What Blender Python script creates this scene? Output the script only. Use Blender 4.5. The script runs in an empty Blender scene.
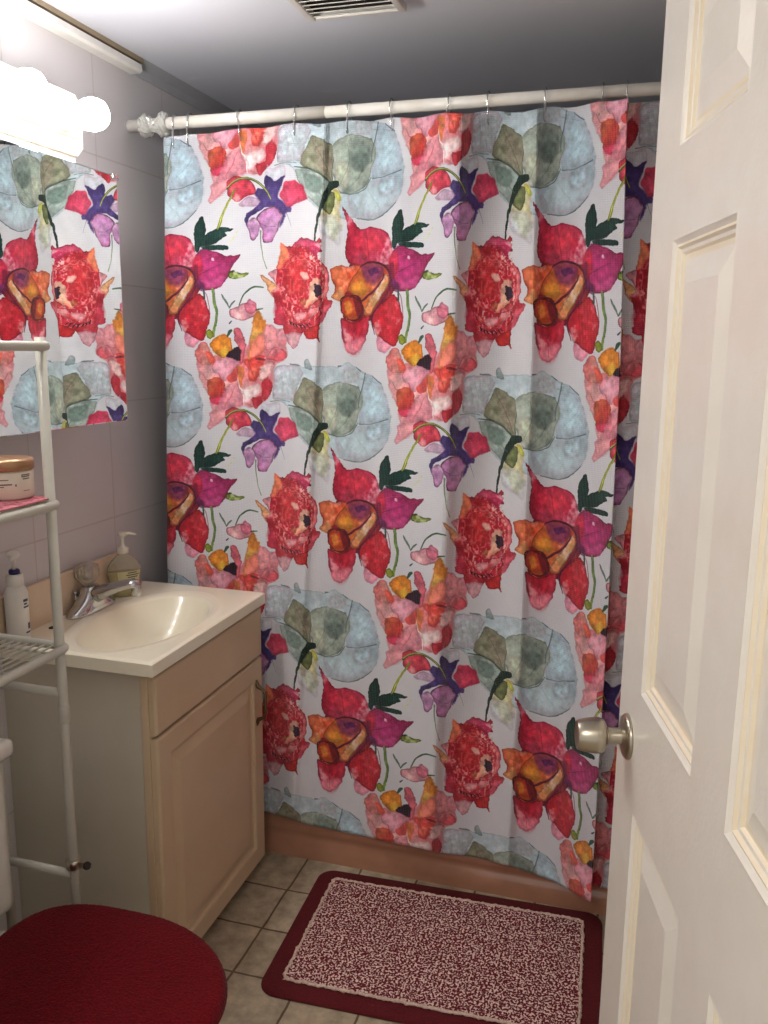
import bpy, bmesh, math, random, json
import numpy as np
from mathutils import Vector, Matrix
scene=bpy.context.scene; COL=scene.collection
# ------------------------------------------------------------------ camera
YAW,PITCH,ROLL,FPX=.2901,-.1902,.0104,858.27
cam_d=bpy.data.cameras.new('camera'); cam=bpy.data.objects.new('camera',cam_d); COL.objects.link(cam)
fw=Vector((-math.sin(YAW)*math.cos(PITCH),math.cos(YAW)*math.cos(PITCH),math.sin(PITCH)))
rt=Vector((math.cos(YAW),math.sin(YAW),0)); up=rt.cross(fw)
r2=math.cos(ROLL)*rt+math.sin(ROLL)*up; u2=-math.sin(ROLL)*rt+math.cos(ROLL)*up
cam.matrix_world=Matrix(((r2.x,u2.x,-fw.x,1.4142),(r2.y,u2.y,-fw.y,-1.5072),(r2.z,u2.z,-fw.z,1.4948),(0,0,0,1)))
cam_d.sensor_fit='VERTICAL'; cam_d.sensor_height=24; cam_d.lens=FPX*24/1024; cam_d.clip_start=.02
scene.camera=cam
# ------------------------------------------------------------------ light and exposure
world=bpy.data.worlds.new('world'); scene.world=world; world.use_nodes=True
world.node_tree.nodes['Background'].inputs[0].default_value=(1,.95,.9,1)
world.node_tree.nodes['Background'].inputs[1].default_value=.6
BULB_STRENGTH=74; BULB_COLOR=(1,.965,.92,1)
hl=bpy.data.lights.new('hall_fill','AREA'); hl.energy=14; hl.size=.5; hl.color=(1,.9,.78)  # unseen area light added behind the camera as warm fill
hlo=bpy.data.objects.new('hall_fill',hl); COL.objects.link(hlo); hlo.location=(1.1,-2.3,2.3); hlo.rotation_euler=(math.radians(25),0,0)
vs=scene.view_settings; vs.view_transform='Standard'; vs.look='None'; vs.gamma=1; vs.exposure=0.30; vs.use_curve_mapping=False
scene.cycles.use_denoising=True; scene.cycles.max_bounces=8; scene.cycles.diffuse_bounces=5
scene.cycles.sample_clamp_indirect=8
PI=math.pi
# ------------------------------------------------------------------ materials
def lin(c): return tuple(((v/255)/12.92 if v/255<=.04045 else ((v/255+.055)/1.055)**2.4) for v in c)+(1,)
class Mat:
    def __init__(s,name):
        s.m=bpy.data.materials.new(name); s.m.use_nodes=True; s.nt=s.m.node_tree; s.b=s.nt.nodes['Principled BSDF']
    def n(s,t,**k):
        x=s.nt.nodes.new(t)
        for a,b in k.items():
            if a.startswith('i_'):
                key=a[2:]; key=int(key) if key.isdigit() else key.replace('_',' '); x.inputs[key].default_value=b
            else: setattr(x,a,b)
        return x
    def l(s,a,b): s.nt.links.new(a,b)
def mat(name,col,rough=.5,metal=0,col2=None,scale=20,bump=0,bscale=80,coat=0,detail=4,**kw):
    M=Mat(name); M.b.inputs['Roughness'].default_value=rough; M.b.inputs['Metallic'].default_value=metal
    if coat: M.b.inputs['Coat Weight'].default_value=coat; M.b.inputs['Coat Roughness'].default_value=.08
    tc=M.n('ShaderNodeTexCoord')
    nz=M.n('ShaderNodeTexNoise',i_Scale=scale,i_Detail=detail); M.l(tc.outputs['Object'],nz.inputs['Vector'])
    rp=M.n('ShaderNodeValToRGB'); rp.color_ramp.elements[0].position=.35; rp.color_ramp.elements[1].position=.65
    rp.color_ramp.elements[0].color=lin(col2 or tuple(v*.96 for v in col)); rp.color_ramp.elements[1].color=lin(col)
    M.l(nz.outputs['Fac'],rp.inputs['Fac']); M.l(rp.outputs['Color'],M.b.inputs['Base Color'])
    if bump:
        n2=M.n('ShaderNodeTexNoise',i_Scale=bscale,i_Detail=6.0); M.l(tc.outputs['Object'],n2.inputs['Vector'])
        bp=M.n('ShaderNodeBump',i_Strength=bump,i_Distance=.002); M.l(n2.outputs['Fac'],bp.inputs['Height']); M.l(bp.outputs['Normal'],M.b.inputs['Normal'])
    for k,v in kw.items(): M.b.inputs[k.replace('_',' ')].default_value=v
    return M.m
def tile_mat(name,axes,off,w,h,mortar,c1,c2,cm,rough,spots=0,warp=0,bump=.4,grime=None):
    M=Mat(name); tc=M.n('ShaderNodeTexCoord'); sp=M.n('ShaderNodeSeparateXYZ'); M.l(tc.outputs['Object'],sp.inputs[0])
    cb=M.n('ShaderNodeCombineXYZ'); 
    for k in (0,1):
        a=M.n('ShaderNodeMath',operation='SUBTRACT'); M.l(sp.outputs[axes[k]],a.inputs[0]); a.inputs[1].default_value=off[k]; M.l(a.outputs[0],cb.inputs[k])
    vec=cb.outputs[0]
    if warp:
        nz=M.n('ShaderNodeTexNoise',i_Scale=9.0,i_Detail=5.0); M.l(vec,nz.inputs['Vector'])
        vm=M.n('ShaderNodeVectorMath',operation='MULTIPLY_ADD'); M.l(nz.outputs['Color'],vm.inputs[0]); vm.inputs[1].default_value=(warp,)*3; M.l(vec,vm.inputs[2]); vec=vm.outputs[0]
    bk=M.n('ShaderNodeTexBrick',offset=0,squash=1); M.l(vec,bk.inputs['Vector'])
    for k,v in (('Scale',1),('Brick Width',w),('Row Height',h),('Mortar Size',mortar),('Mortar Smooth',.15),('Bias',0)): bk.inputs[k].default_value=v
    bk.inputs['Color1'].default_value=lin(c1); bk.inputs['Color2'].default_value=lin(c2); bk.inputs['Mortar'].default_value=lin(cm)
    out=bk.outputs['Color']
    if spots:
        n2=M.n('ShaderNodeTexNoise',i_Scale=22.0,i_Detail=8.0,i_Roughness=.65); M.l(tc.outputs['Object'],n2.inputs['Vector'])
        r=M.n('ShaderNodeValToRGB'); r.color_ramp.elements[0].position=.35; r.color_ramp.elements[1].position=.68; r.color_ramp.elements[0].color=(1-spots,)*3+(1,); M.l(n2.outputs['Fac'],r.inputs[0])
        mx=M.n('ShaderNodeMix',data_type='RGBA',blend_type='MULTIPLY'); mx.inputs[0].default_value=1; M.l(out,mx.inputs[6]); M.l(r.outputs[0],mx.inputs[7]); out=mx.outputs[2]
    M.l(out,M.b.inputs['Base Color']); M.b.inputs['Roughness'].default_value=rough
    iv=M.n('ShaderNodeMath',operation='SUBTRACT'); iv.inputs[0].default_value=1; M.l(bk.outputs['Fac'],iv.inputs[1])
    h=iv.outputs[0]
    if spots:
        ad=M.n('ShaderNodeMath',operation='MULTIPLY_ADD'); M.l(n2.outputs['Fac'],ad.inputs[0]); ad.inputs[1].default_value=.5; M.l(h,ad.inputs[2]); h=ad.outputs[0]
    bp=M.n('ShaderNodeBump',i_Strength=bump,i_Distance=.003); M.l(h,bp.inputs['Height']); M.l(bp.outputs['Normal'],M.b.inputs['Normal'])
    return M.m
# ------------------------------------------------------------------ mesh helpers
class MB:
    def __init__(s): s.v=[]; s.f=[]; s.sm=[]; s.mi=[]
    def add(s,v,f,smooth=False,mi=0):
        o=len(s.v); s.v+= [tuple(p) for p in v]; s.f+=[tuple(i+o for i in q) for q in f]; s.sm+=[smooth]*len(f); s.mi+=[mi]*len(f); return s
    def box(s,a,b,bev=0,mi=0):
        (x0,y0,z0),(x1,y1,z1)=a,b
        bm=bmesh.new(); bmesh.ops.create_cube(bm,size=1)
        for v in bm.verts: v.co=Vector(((x0+x1)/2+v.co.x*(x1-x0),(y0+y1)/2+v.co.y*(y1-y0),(z0+z1)/2+v.co.z*(z1-z0)))
        if bev: bmesh.ops.bevel(bm,geom=bm.edges[:]+bm.verts[:],offset=bev,segments=3,affect='EDGES',profile=.6)
        return s.bm(bm,bool(bev),mi)
    def bm(s,bm,smooth=True,mi=0):
        bm.verts.index_update(); s.add([v.co[:] for v in bm.verts],[[v.index for v in f.verts] for f in bm.faces],smooth,mi); bm.free(); return s
    def rings(s,R,closed=True,cap=True,smooth=True,mi=0):
        n=len(R[0]); v=[p for r in R for p in r]; f=[]
        for i in range(len(R)-1):
            for j in range(n if closed else n-1): f.append((i*n+j,i*n+(j+1)%n,(i+1)*n+(j+1)%n,(i+1)*n+j))
        if cap: f.append(tuple(range(n))[::-1]); f.append(tuple((len(R)-1)*n+j for j in range(n)))
        return s.add(v,f,smooth,mi)
    def tube(s,P,r,n=12,closed=False,cap=True,mi=0):
        P=[Vector(p) for p in P]; m=len(P); rr=r if isinstance(r,(list,tuple)) else [r]*m
        T=[]
        for i in range(m):
            a=P[(i-1)%m] if (closed or i>0) else P[i]; b=P[(i+1)%m] if (closed or i<m-1) else P[i]; T.append((b-a).normalized())
        q=Vector((0,0,1)) if abs(T[0].z)<.9 else Vector((1,0,0)); N=(q-T[0]*q.dot(T[0])).normalized(); R=[]
        for i in range(m):
            N=(N-T[i]*N.dot(T[i])).normalized(); B=T[i].cross(N)
            R.append([P[i]+(N*math.cos(2*PI*k/n)+B*math.sin(2*PI*k/n))*rr[i] for k in range(n)])
        if closed: R.append(R[0]); return s.rings(R,cap=False,mi=mi)
        return s.rings(R,cap=cap,mi=mi)
    def lathe(s,prof,c,axis=(0,0,1),n=32,sx=1,sy=1,mi=0,cap=True,rot=0):
        A=Vector(axis).normalized(); q=Vector((1,0,0)) if abs(A.x)<.9 else Vector((0,1,0)); U=(q-A*q.dot(A)).normalized(); W=A.cross(U); c=Vector(c)
        R=[[c+A*h+(U*math.cos(2*PI*k/n+rot)*sx+W*math.sin(2*PI*k/n+rot)*sy)*r for k in range(n)] for r,h in prof]
        return s.rings(R,cap=cap,mi=mi)
    def build(s,name,mats,parent=None,loc=None):
        me=bpy.data.meshes.new(name); me.from_pydata(s.v,[],s.f); me.polygons.foreach_set('use_smooth',s.sm); me.polygons.foreach_set('material_index',s.mi)
        for m in (mats if isinstance(mats,(list,tuple)) else [mats]): me.materials.append(m)
        me.update(); bm=bmesh.new(); bm.from_mesh(me); bmesh.ops.recalc_face_normals(bm,faces=bm.faces); bm.to_mesh(me); bm.free()
        o=bpy.data.objects.new(name,me); COL.objects.link(o)
        if parent is not None:
            o.parent=parent; o.location=Vector((0,0,0))-ABS[parent.name]; ABS[o.name]=Vector((0,0,0))
        else: ABS[o.name]=Vector((0,0,0))
        return o
ABS={}
def sharp(o,ang=35):
    me=o.data; me.set_sharp_from_angle(angle=math.radians(ang)) if hasattr(me,'set_sharp_from_angle') else None; return o
def empty(name,loc,label,cat,group=None):
    o=bpy.data.objects.new(name,None); COL.objects.link(o); o.location=loc; o.empty_display_size=.05; ABS[o.name]=Vector(loc); tag(o,label,cat,group); return o
def tag(o,label,cat,group=None):
    o['label']=label; o['category']=cat
    if group: o['group']=group
    return o
def struct(o): o['kind']='structure'; return o
def arc(c,r,a0,a1,n=8,pl='xy'):
    o=[]
    for i in range(n+1):
        a=math.radians(a0+(a1-a0)*i/n); u,w=math.cos(a)*r,math.sin(a)*r
        o.append((c[0]+u,c[1]+w,c[2]) if pl=='xy' else ((c[0]+u,c[1],c[2]+w) if pl=='xz' else (c[0],c[1]+u,c[2]+w)))
    return o
def fillet(P,r,n=6):
    P=[Vector(p) for p in P]; out=[P[0]]
    for i in range(1,len(P)-1):
        a,b,c=P[i-1],P[i],P[i+1]; d1=(a-b).normalized(); d2=(c-b).normalized(); k=min(r,(a-b).length*.49,(c-b).length*.49)
        s,e=b+d1*k,b+d2*k
        for j in range(n+1):
            t=j/n; out.append(s*(1-t)**2+b*2*t*(1-t)+e*t*t)
    out.append(P[-1]); return out
# ------------------------------------------------------------------ palette
M_wall=tile_mat('wall_tile',(1,2),(.465,1.035),.322,.3075,.0022,(196,192,194),(200,196,197),(184,177,174),.32,bump=.35)
M_back=tile_mat('back_tile',(0,2),(.1,1.035),.322,.3075,.0022,(205,205,208),(202,202,205),(150,150,150),.32,bump=.35)
M_floor=tile_mat('floor_tile',(0,1),(.5549,.4917),.167,.167,.0032,(200,184,158),(188,172,146),(112,94,70),.5,spots=.45,warp=.012,bump=.5)
M_plain=mat('painted_wall',(206,198,188),.6,bump=.1)
M_white=mat('white_paint',(226,224,218),.35,bump=.05)
M_door=mat('door_paint',(236,232,224),.30,col2=(233,228,219),bump=.25,bscale=140,coat=.15)
M_mold=mat('yellowed_paint',(236,223,198),.3,col2=(238,228,208),scale=30,coat=.2)
M_cab=mat('cabinet_laminate',(202,180,150),.45,col2=(196,173,143),scale=6,bump=.05)
M_side=mat('cabinet_side_panel',(200,194,178),.5,col2=(192,184,166),scale=4)
M_dark=mat('dark_gap',(40,30,24),.8)
M_top=mat('cultured_marble',(240,234,214),.28,col2=(236,228,204),scale=5,coat=.5)
M_chrome=mat('chrome',(200,200,200),.10,1)
M_steel=mat('brushed_nickel',(186,178,162),.28,1)
M_antique=mat('aged_brass',(120,104,80),.42,1)
M_rod=mat('rod_enamel',(240,238,232),.3,col2=(230,226,216),scale=14)
M_rack=mat('rack_enamel',(190,188,176),.35,coat=.2)
M_tub=mat('tub_acrylic',(176,128,104),.2,coat=.6)
M_porc=mat('porcelain',(226,224,216),.1,coat=.6)
M_red=mat('crimson_plush',(104,5,17),.95,col2=(78,2,10),scale=260,bump=1.0,bscale=300,Sheen_Weight=.05,Sheen_Roughness=.5,Specular_IOR_Level=.1)
M_plate=mat('fixture_enamel',(228,222,204),.4)
# ------------------------------------------------------------------ room shell
XW,XR,YB,YF,CZ=.065,1.66,1.43,-1.0,2.235
def plane_box(name,a,b,m): return struct(MB().box(a,b).build(name,m))
plane_box('floor',(-.05,-3.2,-.06),(2.4,YB+.1,0),M_floor)
plane_box('wall_left',(XW-.1,YF-.1,0),(XW,YB+.1,CZ),M_wall)
plane_box('wall_back',(XW,YB,0),(XR,YB+.1,CZ),M_back)
plane_box('wall_right',(XR,YF-.1,0),(XR+.1,YB+.1,CZ),M_plain)
wf=MB(); wf.box((XW,YF-.1,0),(.80,YF,CZ)); wf.box((.80,YF-.1,2.08),(1.63,YF,CZ)); wf.box((1.63,YF-.1,0),(XR,YF,CZ))
struct(wf.build('wall_front',M_plain))
# ceiling paint with pale worn streaks
M=Mat('ceiling_paint'); tc=M.n('ShaderNodeTexCoord'); mp=M.n('ShaderNodeMapping'); mp.inputs['Scale'].default_value=(1,2.6,1); M.l(tc.outputs['Object'],mp.inputs[0])
nz=M.n('ShaderNodeTexNoise',i_Scale=3.2,i_Detail=9.0,i_Roughness=.72); M.l(mp.outputs[0],nz.inputs['Vector'])
rp=M.n('ShaderNodeValToRGB'); e=rp.color_ramp.elements; e[0].position=.62; e[0].color=lin((222,226,236)); e[1].position=.72; e[1].color=lin((236,238,244)); M.l(nz.outputs['Fac'],rp.inputs[0]); M.l(rp.outputs[0],M.b.inputs['Base Color'])
bp=M.n('ShaderNodeBump',i_Strength=.15,i_Distance=.003); M.l(nz.outputs['Fac'],bp.inputs['Height']); M.l(bp.outputs[0],M.b.inputs['Normal']); M.b.inputs['Roughness'].default_value=.36
plane_box('ceiling',(XW-.1,YF-.1,CZ),(XR+.1,YB+.1,CZ+.08),M.m)
# left cornice: white raceway strip, tan batten, plain angle further back
t1=MB().rings([[(XW,y,2.193),(XW+.03,y,2.193),(XW+.036,y,2.199),(XW+.034,y,2.214),(XW+.006,y,2.222),(XW,y,2.222)] for y in (-.95,.635)],smooth=False)
struct(t1.build('trim_1',M_white))
struct(MB().box((XW,-.95,2.223),(XW+.028,.655,2.2349)).build('trim_2',mat('tan_batten',(150,134,110),.7,bump=.3)))
t3=MB().rings([[(XW,y,2.196),(XW+.004,y,2.196),(XW+.012,y,2.214),(XW+.030,y,2.2345),(XW,y,2.2345)] for y in (.657,1.43)],smooth=False)
struct(t3.build('trim_3',mat('grey_angle',(172,174,178),.4)))
struct(MB().box((XW+.031,1.405,2.208),(XR,1.4295,2.2345),.004).build('trim_4',mat('grey_cornice',(120,122,128),.5)))
# front door frame
tf=MB(); tf.box((.76,YF+.0005,0),(.80,YF+.018,2.12),.003); tf.box((.76,YF+.0005,2.08),(1.66,YF+.018,2.14),.003)
struct(tf.build('trim_5',M_white))
# ------------------------------------------------------------------ tub
TY=.64
t=empty('bathtub',(.86,TY,0),'peach tan bathtub whose stepped apron shows below the flowered curtain','bathtub')
prof=[(TY,0),(TY,.050),(TY+.006,.060),(TY+.010,.068),(TY+.006,.078),(TY+.004,.092),(TY+.009,.106),(TY+.018,.116),(TY+.022,.14),(TY+.020,.30),(TY+.008,.33),(TY+.002,.36),(TY,.385),(TY+.01,.40),(TY+.06,.402),(TY+.085,.39),(TY+.11,.30),(TY+.14,.12),(TY+.2,.075),(TY+.55,.07),(TY+.64,.12),(TY+.68,.30),(TY+.70,.39),(TY+.72,.402),(1.4295,.402)]
x0,x1=XW+.001,XR-.001
mb=MB(); mb.rings([[(x,y,z) for y,z in prof] for x in (x0,x1)],closed=False,cap=False)
ob=sharp(mb.build('basin',M_tub,t),50)
MB().box((x0,TY+.06,.0),(x0+.06,1.429,.404),.01).build('end_wall',M_tub,t); MB().box((x1-.06,TY+.06,0),(x1,1.429,.404),.01).build('end_wall',M_tub,t)
# ------------------------------------------------------------------ floral curtain
# ---- watercolour print of the shower curtain, computed (no file is read)
NT=1024
def _noise(n,cells,seed):
    r=np.random.RandomState(seed); o=np.zeros((n,n)); amp=1
    for k in range(5):
        c=cells*2**k
        if c>n//2: break
        g=r.rand(c,c); t=np.arange(n)*c/n; i=t.astype(int); f=t-i; f=f*f*(3-2*f); j=(i+1)%c
        a=g[i][:,i]*(1-f)[None,:]+g[i][:,j]*f[None,:]; b=g[j][:,i]*(1-f)[None,:]+g[j][:,j]*f[None,:]
        o+=amp*(a*(1-f)[:,None]+b*f[:,None]-.5); amp*=.55
    return o
def _smooth(P,closed=True,k=7):
    P=np.asarray(P,float); n=len(P); out=[]
    if n<3: return np.array([P[0]+(P[-1]-P[0])*t for t in np.linspace(0,1,12)])
    for i in range(n if closed else n-1):
        if closed: a,b,c,d=P[i-1],P[i],P[(i+1)%n],P[(i+2)%n]
        else: a,b,c,d=P[max(i-1,0)],P[i],P[i+1],P[min(i+2,n-1)]
        for t in np.arange(k)/k:
            m1=(c-a)*.35; m2=(d-b)*.35
            out.append((2*t**3-3*t**2+1)*b+(t**3-2*t**2+t)*m1+(-2*t**3+3*t**2)*c+(t**3-t**2)*m2)
    if not closed: out.append(P[-1])
    return np.array(out)
def _sd(P,X,Y,closed=True,W=None):
    # distance to polyline; sign + inside
    d2=np.full(X.shape,1e9); ins=np.zeros(X.shape,bool); n=len(P)
    for i in range(n if closed else n-1):
        x0,y0=P[i]; x1,y1=P[(i+1)%n]; ex,ey=x1-x0,y1-y0; L=ex*ex+ey*ey+1e-9
        t=np.clip(((X-x0)*ex+(Y-y0)*ey)/L,0,1); d=np.hypot(X-x0-t*ex,Y-y0-t*ey)
        if W is not None: d=d-(W[i]*(1-t)+W[i+1]*t)*.5
        d2=np.minimum(d2,d)
        if closed and y0!=y1:
            c=((y0<=Y)&(Y<y1))|((y1<=Y)&(Y<y0)); ins^=c&(X<x0+(Y-y0)*ex/ey)
    return np.where(ins,d2,-d2) if closed else -d2
def paint(shapes):
    img=np.empty((NT,NT,3)); img[:]=(220,221,229)
    n1,n2,n3,n4=_noise(NT,8,1),_noise(NT,24,2),_noise(NT,24,3),_noise(NT,64,4)
    img+=(n1*8)[...,None]*np.array([1,.9,.6])
    for si,(kind,pts,col,o) in enumerate(shapes):
        if kind=='D':
            r=np.random.RandomState(o['seed']); 
            for _ in range(o['n']):
                a=r.rand()*6.283; q=.25+.75*r.rand()**.5; cx=pts[0]+np.cos(a)*q*o['rx']; cy=pts[1]+np.sin(a)*q*o['ry']
                s=3+r.rand()*6; w=[int(s*2.5)]*2; x0,y0=int(cx)-w[0],int(cy)-w[0]
                ix=np.arange(x0,x0+2*w[0]); iy=np.arange(y0,y0+2*w[0]); X,Y=np.meshgrid(ix,iy); wx=n4[np.ix_(iy%NT,ix%NT)]*10
                m=np.clip((s-np.hypot((X-cx)*(.7+r.rand()),Y-cy)+wx)/3,0,1)*.7
                sl=np.ix_(iy%NT,ix%NT); img[sl]=img[sl]*(1-m[...,None])+np.array(col)*m[...,None]
            continue
        if kind=='R':  # ruffled petals: warped ridges of pale and deep red inside an ellipse
            cx,cy=pts; rx,ry=o['rx'],o['ry']; ix=np.arange(int(cx-rx-9),int(cx+rx+9)); iy=np.arange(int(cy-ry-9),int(cy+ry+9)); sl=np.ix_(iy%NT,ix%NT); X,Y=np.meshgrid(ix,iy)
            q=np.hypot((X-cx)/rx,(Y-cy)/ry); g=n3[sl]; h=n4[sl]; ang=np.arctan2(Y-cy,X-cx)
            rid=np.sin(q*o['f']+g*7+h*3+np.sin(ang*3)*1.2); e=np.clip((1-q)*5,0,1)
            pm=np.clip((rid-.62)*3+h*1.5,0,1)*e*.75; dm=np.clip((-rid-.55)*2.2+g,0,1)*e*.6
            img[sl]=img[sl]*(1-dm[...,None])+np.array(o['dark'])*dm[...,None]; img[sl]=img[sl]*(1-pm[...,None])+np.array(col)*pm[...,None]
            continue
        closed=kind=='P'; P=_smooth(pts,closed); W=None
        if not closed:
            w=np.array(o['w'] if len(o['w'])>1 else o['w']*2,float)*1.0; W=np.interp(np.linspace(0,1,len(P)),np.linspace(0,1,len(w)),w)
        soft=o.get('soft',1.6)*1.6; pad=int(20+soft*2+(W.max() if W is not None else 0))
        x0,y0=np.floor(P.min(0)).astype(int)-pad; x1,y1=np.ceil(P.max(0)).astype(int)+pad
        ix=np.arange(x0,x1); iy=np.arange(y0,y1); sl=np.ix_(iy%NT,ix%NT)
        X,Y=np.meshgrid(ix.astype(float),iy.astype(float)); wob=o.get('wob',4 if closed else 1.5)*2.4
        X+=n2[sl]*wob+n4[sl]*wob*.5; Y+=n3[sl]*wob
        d=_sd(P,X,Y,closed,W)
        a=o.get('a',1.); off=si*97%NT; so=np.ix_((iy+off)%NT,(ix+2*off)%NT); m1=n1[so]; m2=n2[so]; m3=n3[so]
        bl=soft*(1+(5*np.clip(m1-.1,0,1) if closed else 0))
        m=np.clip(d/bl+.5,0,1); m=m*m*(3-2*m)
        sz=max(8.,float(d.max()))
        qn=o.get('q',1.); k=np.clip(.35+qn*(m1*2.0+m3*1.0)+.25*np.sin(si*1.7),0,1)[...,None]
        c=np.array(col,float)*(1-k)+np.array(o.get('c2',[min(255,v+14) for v in col]),float)*k
        c*=(1+qn*(n4[sl]*.20+m2*.30))[...,None]
        if closed:
            dep=np.clip(1-d/(sz*.55),0,1)*o.get('deep',.20)*(.4+1.2*np.clip(m2+.5,0,1)); c*=(1-dep[...,None]*np.array([.55,1.,.85]))
        rim=o.get('rim',0)
        if rim: e=np.exp(-((d-2.5)/3.2)**2)*rim*(.5+np.clip(n2[sl]+.4,0,1)); c*=(1-e*.75)[...,None]
        if closed and not o.get('soft') : 
            lift=np.clip(m1*1.5+m2*1.2-.35,0,.55)[...,None]; c=c*(1-lift)+245*lift*np.array([1,.97,.97]) if (sum(col)>150 and not o.get('solid')) else c
        m=(m*a*(1-.08*np.clip(n4[sl],0,1)))[...,None]
        img[sl]=img[sl]*(1-m)+c*m
    return np.clip(img,0,255)/255
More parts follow.
